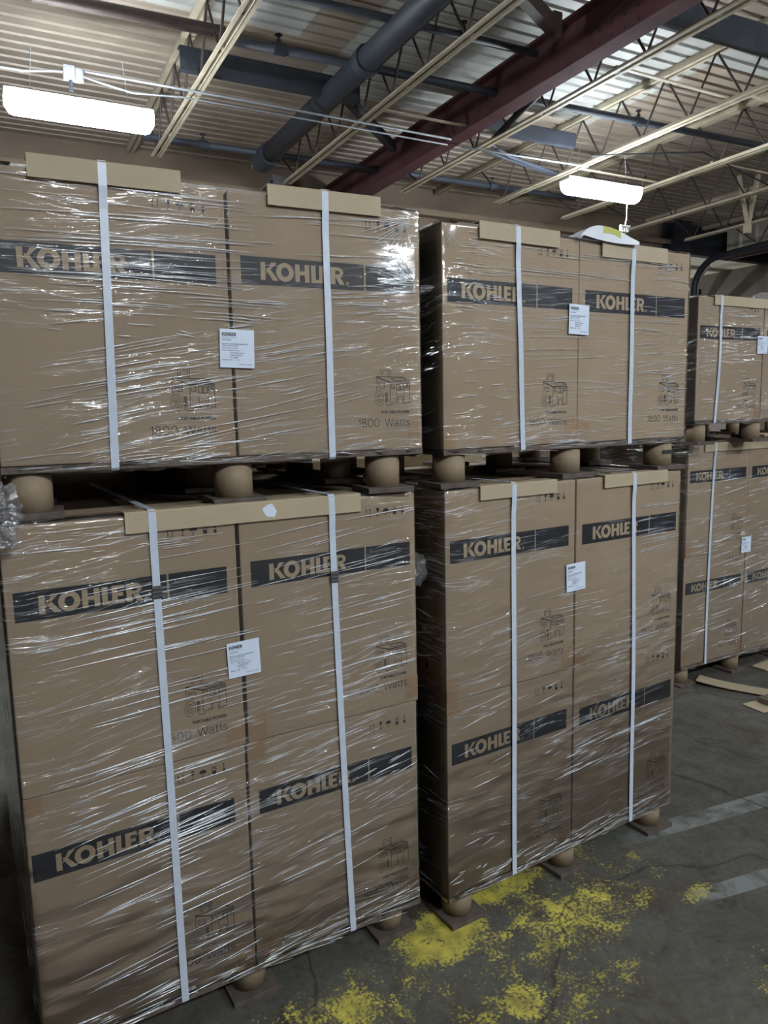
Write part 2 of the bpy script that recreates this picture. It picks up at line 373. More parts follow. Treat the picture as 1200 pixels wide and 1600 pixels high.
# ------------------------------------------------------------------ load frames (fitted origin of the front left corner)
def load(x, y, rz):
    c, s = math.cos(rz), math.sin(rz)
    return dict(rz=rz, pt=lambda lx, ly, lz: (x + lx * c - ly * s, y + lx * s + ly * c, lz))
A1 = load(-.015, 1.914, .0512); A2 = load(.005, 1.974, -.017)
B1 = load(1.219, 1.933, .0753); B2 = load(1.240, 1.973, .0478)
C1 = load(3.622, 3.048, .0225); C2 = load(3.474, 2.886, .0196)
D1 = load(1.35, 3.46, .02); E1 = load(-.02, 2.99, .01); E2 = load(0, 2.99, .0)
GAP = .0271; X1 = CW + GAP; LW = 2 * CW + GAP

def pallet(L, z0, z1, label, ty=.10, xs=(.085, .575, 1.075), rows=(0, .37, .74), sl=()):
    r = thing('paper_pallet', L['pt'](0, 0, z0), L['rz'], label, 'pallet', 'paper tube pallets')
    H = z1 - z0; t = .017
    # deck board with slightly frayed front edge
    mb = MB(); n = 40; b = []
    top = [(LW * i / n, -.006 + .004 * noise.noise((i * .7, z0 * 9, 0)), 0) for i in range(n + 1)]
    for zz in (H - t, H - .001):
        for (a, b_, _) in top: mb.v.append((a, b_ + (.002 if zz > H - t else 0), zz))
        for i in range(n, -1, -1): mb.v.append((LW * i / n, DEPTH, zz))
    m = 2 * (n + 1)
    mb.f.append(tuple(range(m))[::-1]); mb.f.append(tuple(range(m, 2 * m)))
    for i in range(m): mb.f.append((i, (i + 1) % m, m + (i + 1) % m, m + i))
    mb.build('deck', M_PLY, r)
    foot = tubem = None
    for ri, ry in enumerate(rows):
        for ci, cx in enumerate(xs):
            k = Matrix.Rotation(random.uniform(-.05, .05), 4, 'Z'); cy = ty + ry
            if foot is None:
                q = MB(); q.box(-.074, .074, -.074, .074, 0, t); foot = q.mesh('foot_pad', M_PAD, bevel=.002)
                q = MB(); nn = 40; R0, R1 = .0525, .044; za, zb = t, H - t
                for rr, zz in ((R0, za), (R0, zb), (R1, zb), (R1, za)):
                    for j in range(nn): a = 2 * math.pi * j / nn; q.v.append((rr * math.cos(a), rr * math.sin(a), zz))
                for s_ in range(4):
                    for j in range(nn): q.f.append((s_ * nn + j, s_ * nn + (j + 1) % nn, ((s_ + 1) % 4) * nn + (j + 1) % nn, ((s_ + 1) % 4) * nn + j))
                tubem = q.mesh('foot_tube', M_TUBE, smooth=False)
                for i_, p_ in enumerate(tubem.polygons): p_.use_smooth = (i_ // nn) in (0, 2)
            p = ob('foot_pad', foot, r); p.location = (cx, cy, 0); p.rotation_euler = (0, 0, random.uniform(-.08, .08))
            p = ob('foot_tube', tubem, r); p.location = (cx, cy, 0); p.rotation_euler = (0, 0, random.uniform(0, 6))
            if (ci, ri) in sl:       # torn tube mouth; dark patch paints the shade in the hole
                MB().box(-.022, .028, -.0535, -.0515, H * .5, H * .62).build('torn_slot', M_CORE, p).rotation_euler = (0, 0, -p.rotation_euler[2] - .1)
    return r

# ------------------------------------------------------------------ stretch film shell with creases
def film(L, z0, z1, label, tilt, haze, dens, regions, seed, fans=(), hem=.012, skirt=True):
    OFF = .0035; rc = .008
    # perimeter: from back left, along left side, front, right side
    per = []
    def add(x, y, nx, ny): per.append((x, y, nx, ny))
    ns = 24; nf = 84
    for i in range(ns): add(-OFF, DEPTH * (1 - i / ns) + rc * i / ns, -1, 0)
    for i in range(5): a = R(180 + 90 * i / 4); add(rc - OFF + rc * math.cos(a), rc - OFF + rc * math.sin(a), math.cos(a), math.sin(a))
    for i in range(1, nf): add(rc + (LW - 2 * rc) * i / nf, -OFF, 0, -1)
    for i in range(5): a = R(270 + 90 * i / 4); add(LW - rc + OFF + rc * math.cos(a), rc - OFF + rc * math.sin(a), math.cos(a), math.sin(a))
    for i in range(1, ns + 1): add(LW + OFF, rc + (DEPTH - rc) * i / ns, 1, 0)
    s_ = [0]
    for a, b in zip(per, per[1:]): s_.append(s_[-1] + math.hypot(b[0] - a[0], b[1] - a[1]))
    nz = int((z1 - z0) / .012); rows = []
    # bottom hem curls under the deck, top hem folds over the cartons
    for k in range(3): rows.append((z0 - hem * (1 - k * .3), -.028 * (3 - k) / 3, 0))
    for k in range(nz + 1): rows.append((z0 + (z1 - z0) * k / nz, 0, 1))
    for k in range(1, 5): rows.append((z1 + .0035, -.02 * k, 2))
    me = MB(); uv = []
    for ri, (z, ins, kd) in enumerate(rows):
        for pi, (x, y, nx, ny) in enumerate(per):
            s = s_[pi]; v = z + ins * (-1 if kd == 2 else 1)
            amp = .0006 if kd == 1 else .004
            front = 1 if abs(ny) > .5 and ny < 0 else 1.8
            d = noise.noise((s * 3.2, (z - math.tan(tilt) * s) * 16, seed)) * amp * front + noise.noise((s * 9, z * 40, seed + 5)) * .0007
            edge = min(abs(z - z0), abs(z1 - z))
            if edge < .04: d += (1 - edge / .04) * noise.noise((s * 24, z * 30, seed + 9)) * .004
            if kd == 0: d += .004 * noise.noise((s * 14, z * 60, seed))
            d = max(d, -.002)
            zz = z + (noise.noise((s * 6, seed, 1)) * .010 + noise.noise((s * 22, seed, 4)) * .005 if kd == 0 else 0) + (max(0, d) if kd == 2 else 0)
            me.v.append((x + nx * (d + ins), y + ny * (d + ins), zz)); uv.append((s, v))
    n = len(per)
    for a in range(len(rows) - 1):
        for b in range(n - 1): me.f.append((a * n + b, a * n + b + 1, (a + 1) * n + b + 1, (a + 1) * n + b))
    mesh = me.mesh('stretch_film', film_mat('stretch_film', tilt, haze, dens), smooth=True)
    ul = mesh.uv_layers.new(name='UVMap')
    for lp in mesh.loops: ul.data[lp.index].uv = uv[lp.vertex_index]
    o = ob('stretch_film', mesh); o.location = L['pt'](0, 0, 0); o.rotation_euler = (0, 0, L['rz'])
    tag(o, label, 'plastic wrap')
    # creases: thin bunched film ridges, whitened to stand in for specular streaks
    cb = MB(); rnd = random.Random(seed)
    def ridge(x, z, ln, ang, wd, side=0):
        k = max(4, int(ln / .03)); bend = rnd.uniform(-.03, .03); b0 = len(cb.v); pts = []
        for i in range(k + 1):
            t = i / k; q = t * ln; a = ang + bend * (t - .5)
            pts.append((x + q * math.cos(a), z + q * math.sin(a) + noise.noise((x * 9 + t * 3, z * 31, seed)) * .0015, wd * (math.sin(math.pi * min(1, max(0, t * .96 + .02))) ** .5)))
        for px, pz, w_ in pts:
            px = min(max(px, .002), LW - .002)
            for (dz, h) in ((-.5, 0), (-.3, .55), (0, .8), (.3, .55), (.5, 0)):
                if side == 0: cb.v.append((px, -OFF - .0022 - h * w_, pz + dz * w_))
                else: cb.v.append((-OFF - .0030 - h * w_, px, pz + dz * w_))
        for i in range(k):
            for j in range(4):
                a = b0 + i * 5 + j; cb.f.append((a, a + 1, a + 6, a + 5) if side == 0 else (a, a + 5, a + 6, a + 1))
    for (xa, xb, za, zb, num, a0, a1, l0, l1, w0, w1) in regions:
        for _ in range(num):
            ln = l0 + (l1 - l0) * rnd.random() ** 1.6; x = rnd.uniform(xa, max(xa + .01, xb - ln * .5)); ln = min(ln, xb + .03 - x)
            if ln < .015: continue
            z = rnd.uniform(za, zb); ang = R(rnd.uniform(a0, a1))
            zc = z + ln * math.sin(ang)
            if zc > z1 - .004: z -= zc - z1 + .006
            ridge(x, z, ln, ang, rnd.uniform(w0, w1))
            if rnd.random() < .35: ridge(x + ln * .2, z + rnd.uniform(.003, .008), ln * rnd.uniform(.3, .8), ang, rnd.uniform(w0, w1) * .7)
    for (cx, cz, num, a0, a1, r0_, r1_) in fans:
        for i in range(num):
            a = R(a0 + (a1 - a0) * (i + rnd.uniform(-.25, .25)) / num); ra = r0_ * rnd.uniform(.6, 1.4); rb = r1_ * rnd.uniform(.6, 1.1)
            ridge(cx + math.cos(a) * rb, cz + math.sin(a) * rb, rb - ra, a + math.pi, .0030)
    for _ in range(22):      # bottom hem and the visible left side
        ridge(rnd.uniform(0, LW - .15), z0 + rnd.uniform(-.004, .02), rnd.uniform(.03, .16), R(rnd.uniform(-5, 6)), rnd.uniform(.0012, .0024))
    for _ in range(int(16 * (z1 - z0))):
        ridge(rnd.uniform(.01, .3), rnd.uniform(z0, z1 - .08), rnd.uniform(.04, .25), R(rnd.uniform(-20, 12)), rnd.uniform(.001, .0018), 1)
    c = cb.build('crease_glint_lines', M_CREASE_GLINT, o, smooth=True); c['kind'] = 'stuff'
    return o

def strap(L, xt, xb, zt, zb, label, seal=None, board=True, bow=0.0):
    w_, th = .0195, .0009
    r = thing('polyester_strap', L['pt'](0, 0, 0), L['rz'], label, 'strap', 'white load straps')
    f0 = -.0125
    pts = [(xt, DEPTH * .98, zt), (xt, .10, zt + .001), (xt, .02, zt + .0015), (xt, f0 + .006, zt + .001), (xt, f0, zt - .006)]
    n = 28
    for i in range(1, n):
        t = i / n; x = xt + (xb - xt) * t + bow * math.sin(math.pi * t)
        pts.append((x, f0 + (.004 * min(1, max(0, (t * (zt - zb) - .062) / .03))) + .001 * math.sin(9 * t), zt - .006 + (zb + .006 - zt + .006) * t))
    pts += [(xb, f0 + .004, zb + .006), (xb, f0 + .010, zb), (xb, .05, zb), (xb, .5, zb), (xb, DEPTH * .98, zb)]
    mb = MB()
    for i, p in enumerate(pts):
        a = Vector(pts[max(i - 1, 0)]); b = Vector(pts[min(i + 1, len(pts) - 1)]); d = (b - a).normalized()
        s_ = Vector((1, 0, 0)); s_ = (s_ - d * s_.dot(d)).normalized(); nn = s_.cross(d).normalized()
        for q in (-1, 1):
            for k in (0, 1): mb.v.append(tuple(Vector(p) + s_ * q * w_ / 2 + nn * th * (k - .5)))
    for i in range(len(pts) - 1):
        a = i * 4; b = a + 4
        mb.f += [(a, a + 2, b + 2, b), (a + 1, b + 1, b + 3, a + 3), (a, b, b + 1, a + 1), (a + 2, a + 3, b + 3, b + 2)]
    e = (len(pts) - 1) * 4; mb.f += [(0, 1, 3, 2), (e, e + 2, e + 3, e + 1)]
    mb.build('band', M_STRAP, r)
    if seal:
        t = (zt - seal) / (zt - zb); x = xt + (xb - xt) * t + bow * math.sin(math.pi * t)
        s = MB(); s.box(x - .0125, x + .0125, f0 + .0015, f0 + .0055, seal - .017, seal + .017)
        for k in range(3): s.box(x - .0135, x + .0135, f0 + .0008, f0 + .003, seal - .014 + k * .011, seal - .009 + k * .011)
        s.build('crimp_seal', M_SEAL, r, bevel=.0008)
    return r

def edge_board(L, xa, xb, zt, label, hgt=.054, tilt=0.0, y=0.0, sticker=False):
    r = thing('edge_board', L['pt'](xa, y, zt), L['rz'], label, 'edge protector', 'cardboard edge boards')
    r.rotation_euler = (0, tilt, L['rz'])
    ln = xb - xa; t = .0045; f = -.0075; mb = MB()
    prof = [(f - t, -hgt), (f - t, -.003), (f - t + .003, 0), (.045, 0), (.045, -t + .001), (f + .001, -t + .001), (f, -t), (f, -hgt)]
    n = 12; m = len(prof)
    for i in range(n + 1):
        x = ln * i / n; wv = .0008 * noise.noise((x * 9, xa * 7, 0))
        for (yy, zz) in prof: mb.v.append((x, yy + wv, zz + .001 * noise.noise((x * 7, 3, xa))))
    for i in range(n):
        for j in range(m): a = i * m + j; b = i * m + (j + 1) % m; mb.f.append((a, b, b + m, a + m))
    mb.f.append(tuple(range(m))[::-1]); mb.f.append(tuple(n * m + j for j in range(m)))
    mb.build('angle', M_KRAFT_LIGHT, r)
    if sticker:
        q = MB(); pts = [(.362, -.022), (.375, -.043), (.398, -.046), (.405, -.03), (.392, -.008), (.378, -.011)]
        q.v = [(a, f - t - .0009, b) for a, b in pts] + [(a, f - t - .0003, b) for a, b in pts]; k = len(pts)
        q.f = [tuple(range(k)), tuple(range(k, 2 * k))[::-1]] + [(i, (i + 1) % k, k + (i + 1) % k, k + i) for i in range(k)]
        q.build('torn_sticker', M_LABEL, r)
    return r

LABEL_LINES = [('enCube', .050, .070, .075, .0045), ('Part No.: PA-KGEN1800-2001', .050, .060, .068, .003)]
def label_meshes():
    W_, H_ = .093, .100; y = -.0004
    L_ = []
    a = logo_letters(.006, .044, H_ - .018, H_ - .009, y); stroke(a, [(.006, H_ - .022), (.044, H_ - .022)], .0005, y)
    L_.append(('label_logo', a.mesh('label_logo', M_INK)))
    rows = [('enCube', .006, .030, .0705, .0750), ('Part No.: PA-KGEN1800-2001', .006, .075, .0600, .0635), ('PO#: 1337373-KSK', .006, .050, .0550, .0585),
            ('Quantity: 4 Units', .006, .046, .0490, .0525), ('Ship to: Multi Rental', .006, .054, .0430, .0465), ('3321 Multi Court', .027, .066, .0370, .0405),
            ('SHEBOYGAN', .027, .058, .0310, .0345), ('WI 53081', .027, .048, .0250, .0285), ('Pallets: No.  1 / 12', .006, .052, .0185, .0220), ('Crafted in China', .050, .086, .0080, .0110)]
    bm = bmesh.new()
    for (s, x0, x1, z0, z1) in rows:
        me = text_mesh('t', s, x0, x1, z0, z1, y, M_INK, .008); bm.from_mesh(me); bpy.data.meshes.remove(me)
    me = bpy.data.meshes.new('label_text'); bm.to_mesh(me); bm.free(); me.materials.append(M_INK)
    L_.append(('label_text', me)); return L_
def ship_label(L, x, z, tilt, label, _c={}):
    if not _c: _c['m'] = label_meshes(); q = MB(); q.box(0, .093, 0, .0006, 0, .100); _c['p'] = q.mesh('paper', M_LABEL)
    r = thing('shipping_label', L['pt'](x, -.0088, z), L['rz'], label, 'label', 'shipping labels')
    r.rotation_euler = (0, tilt, L['rz'])
    ob('paper', _c['p'], r)
    for n, me in _c['m']: ob(n, me, r)
    return r

# ================================================================== SETTING
# floor
def floor_mat():
    m, nt, b = new_mat('worn_painted_concrete')
    P = coords(nt)
    def blob(cx, cy, rx, ry, rot=0.0, soft=.5):
        cx, cy = cx * 1.008, cy * 1.008
        mp = nd(nt, 'ShaderNodeMapping', vector_type='TEXTURE'); mp.inputs['Location'].default_value = (cx, cy, 0); mp.inputs['Rotation'].default_value = (0, 0, rot); mp.inputs['Scale'].default_value = (rx, ry, 1)
        t = nd(nt, 'ShaderNodeTexCoord'); nt.links.new(t.outputs['Object'], mp.inputs[0])
        g = nd(nt, 'ShaderNodeVectorMath', operation='LENGTH'); nt.links.new(mp.outputs[0], g.inputs[0])
        return mth(nt, 'SUBTRACT', 1.0, g.outputs['Value'], clamp=False)
    big = noise_n(nt, P, 1.3, 6, .65); mid = noise_n(nt, P, 6, 8, .7, .6); fine = noise_n(nt, P, 45, 8, .75)
    c = ramp(nt, big, [(.25, (.048, .051, .053)), (.5, (.102, .102, .084)), (.75, (.155, .145, .115))])
    c = mix(nt, ramp(nt, mid, [(.42, 0.0), (.62, 1.0)]), c, (.072, .058, .045, 1))
    # grey-green film of old paint
    c = mix(nt, mth(nt, 'MULTIPLY', ramp(nt, noise_n(nt, P, 2.6, 7, .7, .4), [(.42, 0.0), (.66, 1.0)]), .55), c, (.095, .100, .092, 1))
    c = mix(nt, ramp(nt, fine, [(.35, .45), (.55, 0.0)]), c, (.025, .026, .026, 1))
    # black oily spots
    c = mix(nt, ramp(nt, noise_n(nt, coords(nt, (1, 1, 1), loc=(4, 2, 0)), 5.5, 7, .7, .8), [(.60, 0.0), (.70, .85)]), c, (.014, .015, .018, 1))
    # yellow paint remains
    blobs = [(1.20, 1.93, .26, .17, .2, 1.1), (1.45, 2.03, .42, .12, .1, .8), (1.75, 2.06, .5, .16, .15, .42), (1.60, 1.78, .7, .38, .2, .42), (1.22, 1.57, .30, .14, 0, .50), (1.45, 1.50, .28, .13, .2, .45), (2.10, 1.66, .14, .07, 0, .75), (.75, 1.78, .55, .22, -.1, .45), (2.2, 1.2, .6, .3, 0, .3), (.75, 1.66, .2, .1, 0, .5)]
    tot = None
    for (cx, cy, rx, ry, ro, st) in blobs:
        v = mth(nt, 'MULTIPLY', mth(nt, 'MAXIMUM', blob(cx, cy, rx, ry, ro), 0.0), st * 1.3)
        tot = v if tot is None else mth(nt, 'MAXIMUM', tot, v)
    nz = noise_n(nt, P, 85, 9, .75, .2); nz2 = noise_n(nt, P, 9, 6, .7, .5)
    thr = mth(nt, 'ADD', mth(nt, 'MULTIPLY', nz, 1.0), mth(nt, 'MULTIPLY', nz2, .7))
    f = mth(nt, 'SUBTRACT', mth(nt, 'ADD', mth(nt, 'MULTIPLY', mth(nt, 'MINIMUM', tot, .7), .42), thr), 1.025)
    f = mth(nt, 'MULTIPLY', mth(nt, 'MULTIPLY', f, 14, clamp=True), mth(nt, 'MULTIPLY', tot, 9, clamp=True), clamp=True)
    ycol = ramp(nt, noise_n(nt, P, 14, 5, .6), [(.35, (.27, .24, .06)), (.65, (.62, .54, .09))])
    c = mix(nt, f, c, ycol)
    # worn pale stripes
    tw = None
    for (cx, cy, rx, ry, ro) in ((2.72, 1.98, .62, .048, -.10), (2.45, 1.60, .42, .040, -.14), (3.5, 1.85, .5, .05, -.1)):
        mp = nd(nt, 'ShaderNodeMapping', vector_type='TEXTURE'); mp.inputs['Location'].default_value = (cx, cy, 0); mp.inputs['Rotation'].default_value = (0, 0, ro); mp.inputs['Scale'].default_value = (rx, ry, 1)
        t = nd(nt, 'ShaderNodeTexCoord'); nt.links.new(t.outputs['Object'], mp.inputs[0])
        sp = nd(nt, 'ShaderNodeSeparateXYZ'); nt.links.new(mp.outputs[0], sp.inputs[0])
        v = mth(nt, 'MULTIPLY', mth(nt, 'SUBTRACT', 1.0, mth(nt, 'ABSOLUTE', sp.outputs[0]), clamp=True), mth(nt, 'MULTIPLY', mth(nt, 'SUBTRACT', 1.0, mth(nt, 'ABSOLUTE', sp.outputs[1])), 6, clamp=True))
        v = mth(nt, 'MULTIPLY', v, 4, clamp=True)
        tw = v if tw is None else mth(nt, 'MAXIMUM', tw, v)
    fw = mth(nt, 'MULTIPLY', tw, ramp(nt, nz2, [(.36, 0.0), (.58, .9)]))
    c = mix(nt, fw, c, (.21, .23, .225, 1))
    # cracks
    vo = nd(nt, 'ShaderNodeTexVoronoi', feature='DISTANCE_TO_EDGE'); vo.inputs['Scale'].default_value = .9
    wp = nd(nt, 'ShaderNodeVectorMath', operation='MULTIPLY_ADD'); wp.inputs[1].default_value = (.25, .25, 0)
    nn = nd(nt, 'ShaderNodeTexNoise'); nn.inputs['Scale'].default_value = 3; nn.inputs['Detail'].default_value = 5
    nt.links.new(P, nn.inputs['Vector']); nt.links.new(nn.outputs['Color'], wp.inputs[0]); nt.links.new(P, wp.inputs[2]); nt.links.new(wp.outputs[0], vo.inputs['Vector'])
    ck = ramp(nt, vo.outputs['Distance'], [(.0, .75), (.006, 0.0)])
    c = mix(nt, ck, c, (.016, .016, .017, 1))
    nt.links.new(c, b.inputs['Base Color'])
    nt.links.new(ramp(nt, mid, [(.3, .42), (.7, .75)]), b.inputs['Roughness']); b.inputs['Specular IOR Level'].default_value = .4
    bump(nt, b, mth(nt, 'ADD', fine, mth(nt, 'MULTIPLY', mid, 1.5)), .35, .004)
    return m
FZ = -.012
fl = MB().box(-8, 17, -9, 9.8, -.12, 0).build('floor', floor_mat()); fl.location = (0, 0, FZ); struct(fl)

# corrugated roof deck, ribs run across the joists; paler sheets and a painted lamp glow among tan ones
def deck_mat():
    m, nt, b = new_mat('corrugated_deck_paint')
    P = coords(nt); sp = nd(nt, 'ShaderNodeSeparateXYZ'); nt.links.new(P, sp.inputs[0]); X, Y = sp.outputs[0], sp.outputs[1]
    def rect(xa, xb, ya, yb):
        a = mth(nt, 'MULTIPLY', mth(nt, 'GREATER_THAN', X, xa), mth(nt, 'LESS_THAN', X, xb)); c_ = mth(nt, 'MULTIPLY', mth(nt, 'GREATER_THAN', Y, ya), mth(nt, 'LESS_THAN', Y, yb)); return mth(nt, 'MULTIPLY', a, c_)
    pale = rect(3.05, 6.35, 4.9, 6.9)
    for q in ((6.35, 8.2, 3.2, 5.2), (-2, 2.6, 4.8, 6.4), (3.05, 4.9, 6.9, 7.35)): pale = mth(nt, 'MAXIMUM', pale, rect(*q))  # left patch: pale sheet with bluish lamp glow painted in
    n = noise_n(nt, P, 2.2, 6, .65); st = noise_n(nt, coords(nt, (.6, 9, 1)), 1, 4, .6)
    tan = ramp(nt, n, [(.3, (.275, .222, .175)), (.7, (.37, .31, .25))]); pl = ramp(nt, n, [(.3, (.40, .41, .39)), (.7, (.50, .51, .48))])
    c = mix(nt, pale, tan, pl); c = mix(nt, ramp(nt, st, [(.45, 0.0), (.75, .25)]), c, (.22, .17, .13, 1))
    nt.links.new(c, b.inputs['Base Color']); b.inputs['Roughness'].default_value = .5; return m
mb = MB(); prof = []; y = 0.2
while y < 10.0: prof += [(y, 4.95), (y + .105, 4.95), (y + .118, 4.975), (y + .140, 4.975)]; y += .153
prof.append((y, 4.95))
for (yy, zz) in prof: mb.v += [(-8, yy, zz), (17, yy, zz)]
for i in range(len(prof) - 1): a = 2 * i; mb.f.append((a, a + 1, a + 3, a + 2))
struct(mb.build('ceiling', deck_mat()))
struct(MB().box(-8, 17, -9, .2, 4.95, 5.05).build('ceiling_front', simple('deck_paint_front', (.36, .28, .2), .6)))
WALLC = simple('dull_tan_wall_paint', (.165, .120, .085), .75, var=.14, vscale=1.5, bmp=.1)
struct(MB().box(-8, 10.95, 9.8, 9.95, 0, 5.0).build('wall_back', WALLC))
struct(MB().box(-8.15, -8, -9, 9.95, 0, 5.05).build('wall_left', WALLC))
struct(MB().box(17, 17.15, -9, 9.95, 0, 5.05).build('wall_right', WALLC))
struct(MB().box(-8, 17, -9.15, -9, 0, 5.05).build('wall_front', WALLC))
struct(MB().box(13.9, 17, 9.8, 9.95, 0, 5.0).build('wall_back_right', WALLC))
struct(MB().box(10.95, 13.9, 9.8, 9.95, 4.45, 5.0).build('wall_header', M_DARK))
m = MB()
for z in (4.55, 3.2, 1.8): m.box(-8, 10.9, 9.66, 9.8, z, z + .08)
struct(m.build('trim_1', simple('wall_girt_paint', (.20, .15, .10), .7)))
# trailer interior behind the dock opening
struct(MB().box(10.95, 13.9, 9.95, 15, 4.50, 4.56).build('ceiling_dock', simple('pale_dock_ceiling', (.55, .50, .38), .6)))
struct(MB().box(10.95, 13.9, 15, 15.1, 0, 4.56).build('wall_dock_end', simple('dock_end_wall', (.20, .14, .10), .7)))
m = MB(); m.box(10.85, 10.95, 9.95, 15, 0, 4.56); m.box(13.9, 14.0, 9.95, 15, 0, 4.56); struct(m.build('wall_dock_sides', simple('dock_side_wall', (.12, .10, .08), .7)))
struct(MB().box(10.85, 14, 9.95, 15, -.12, 0).build('floor_dock', simple('dock_floor', (.05, .05, .05), .7)))
t = thing('dock_frame', (0, 0, 0), 0, 'dark steel posts and rails inside the open dock doorway at the far right', 'steel frame')
for a, b in (((11.25, 10.6, 0), (11.25, 10.6, 4.1)), ((12.0, 11.0, 0), (12.0, 11.0, 4.1)), ((13.2, 11.0, 0), (13.2, 11.0, 4.1))): MB().bar(a, b, .10).build('post', M_DARK, t)
for a, b in (((11.0, 10.7, 3.55), (13.8, 11.0, 3.75)), ((11.0, 11.4, 3.9), (13.8, 11.4, 3.9))): MB().bar(a, b, .08, .16).build('rail', M_DARK, t)
t = thing('steel_column', (10.88, 9.55, 0), 0, 'near-black steel column beside the dock opening, right of the middle stack', 'column')
m = MB(); m.box(-.20, .20, -.14, -.12, 0, 4.9); m.box(-.20, .20, .12, .14, 0, 4.9); m.box(-.02, .02, -.12, .12, 0, 4.9); m.build('column_shaft', M_DARK, t)
t = thing('steel_column', (3.5, 9.5, 0), 0, 'small grey steel column against the back wall, under the end of the fat pipe', 'column')
m = MB(); m.box(-.10, .10, -.08, -.065, 0, 4.75); m.box(-.10, .10, .065, .08, 0, 4.75); m.box(-.012, .012, -.065, .065, 0, 4.75); m.build('column_shaft', M_GREYCOL, t)
m = MB()
for k in range(18): m.box(-.13, -.10, -.1, -.085, 2.6 + k * .12, 2.64 + k * .12)
m.build('punched_strip', M_DARK, t)
# overhead door track
pts = [(11.3, 9.5, 0), (11.3, 9.5, 3.75)] + [(11.3, 9.5 - .5 * (1 - math.cos(R(a))), 3.75 + .5 * math.sin(R(a))) for a in range(10, 91, 10)] + [(11.3, 5.0, 4.38)]
tag(MB().tube(pts, .055, 10).build('door_track', M_DARK, smooth=True), 'dark curved overhead door track beside the dock opening', 'door track')
pts = [(p[0] + .10, p[1] + .05, p[2] - .02) for p in pts[:8]]
tag(MB().tube(pts, .05, 8).build('door_jamb_track', M_PANEL, smooth=True), 'pale jamb just inside the dark overhead door track', 'door track')
t = thing('ribbed_panel', (12.25, 9.6, 4.42), -math.pi / 2, 'off-white vertically ribbed metal panel hanging under the roof at the far right', 'metal panel')
m = MB(); x = 0; pr = []
while x < 3.4: pr += [(x, 0), (x + .22, 0), (x + .25, -.035), (x + .29, -.035), (x + .32, 0)]; x += .32
for (a, b) in pr: m.v += [(a, b, 0), (a, b, .52)]
for i in range(len(pr) - 1): m.f.append((2 * i, 2 * i + 2, 2 * i + 3, 2 * i + 1))
m.build('sheet', M_PANEL, t); MB().box(0, 3.4, -.05, .03, -.07, 0).build('bottom_rail', M_BROWNSTEEL, t)

# ================================================================== ROOF STEEL
def joist(u, v0, v1, label, vt=9.75, phase=0.0, zt=4.93, zb=4.40):
    r = thing('bar_joist', (u, 0, 0), 0, label, 'roof joist', 'cream roof joists')
    m = MB(); m.box(-.05, -.012, v0, vt, zt - .045, zt); m.box(.012, .05, v0, vt, zt - .045, zt); m.box(-.05, -.012, v0, vt, zt - .006, zt + .012); m.build('top_chord', M_CREAM, r)
    m = MB(); m.box(-.052, -.014, v0, v1, zb, zb + .008); m.box(.014, .052, v0, v1, zb, zb + .008); m.box(-.020, -.013, v0, v1, zb, zb + .042); m.box(.013, .020, v0, v1, zb, zb + .042)
    k = v0 + .4
    while k < v1: m.box(-.014, .014, k, k + .05, zb + .004, zb + .03); k += .95
    m.build('bottom_chord', M_CREAM, r)
    m = MB(); v = v1 - .15 - phase; s = .29; k = 0
    m.tube([(0, v, zb + .02), (0, v1 + .35, zt - .03)], .011, 6)
    while v - s > v0:
        m.tube([(0, v, zb + .02), (0, v - s, zt - .03)], .011, 6); m.tube([(0, v - s, zt - .03), (0, v - 2 * s, zb + .02)], .011, 6); v -= 2 * s
    m.build('web_rods', M_ROD, r)
    return r
JL = [(1.72, 8.27, 'leftmost cream bar joist, above the long lit lamp on the left'),
      (3.28, 8.60, 'cream bar joist just right of the fat blue-grey pipe'),
      (4.70, 8.36, 'cream bar joist along the right side of the red beam'),
      (6.08, 8.29, 'cream bar joist passing left of the right-hand lamp, second right of the red beam'),
      (7.47, 8.60, 'cream bar joist passing above the right-hand lamp, third right of the red beam'),
      (8.92, 8.9, 'cream bar joist behind the right-hand lamp, fourth right of the red beam'),
      (10.35, 8.9, 'cream bar joist in front of the dark door header, fifth right of the red beam'),
      (11.8, 8.9, 'rightmost cream bar joist, over the ribbed panel and the dock opening')]
for i, (u, v1, lb) in enumerate(JL): joist(u, 1.5, v1, lb, phase=.13 * (i % 3))
# bridging angles between joists
BR = [(3.28, 4.70, 6.35, 'cream bridging angle left of the red beam near the big lamp conduit'), (4.70, 6.08, 4.80, 'cream bridging angle across the pale roof sheet at the upper right'), (6.08, 7.47, 4.70, 'cream bridging angle at the upper right edge of the view'),
      (6.08, 7.47, 6.9, 'cream bridging angle above the right-hand lamp'), (7.47, 8.92, 6.1, 'cream bridging angle right of the right-hand lamp'), (8.92, 10.35, 6.6, 'cream bridging angle near the ribbed panel')]
for a, b, v, lb in BR:
    tag(MB().bar((a, v, 4.46), (b, v + .02, 4.46), .035, .012).build('bridging_angle', M_CREAM), lb, 'roof brace', 'bridging angles')
# V shaped brace near the ribbed panel
t = thing('hanger_brace', (9.6, 7.2, 4.2), 0, 'cream V-shaped hanger brace under the roof at the far right', 'roof brace')
MB().bar((-.22, 0, .65), (0, 0, 0), .04).build('arm', M_CREAM, t); MB().bar((.18, 0, .70), (0, 0, 0), .05).build('arm', M_CREAM, t); MB().box(-.05, .05, -.03, .03, -.1, .02).build('plate', M_CREAM, t)
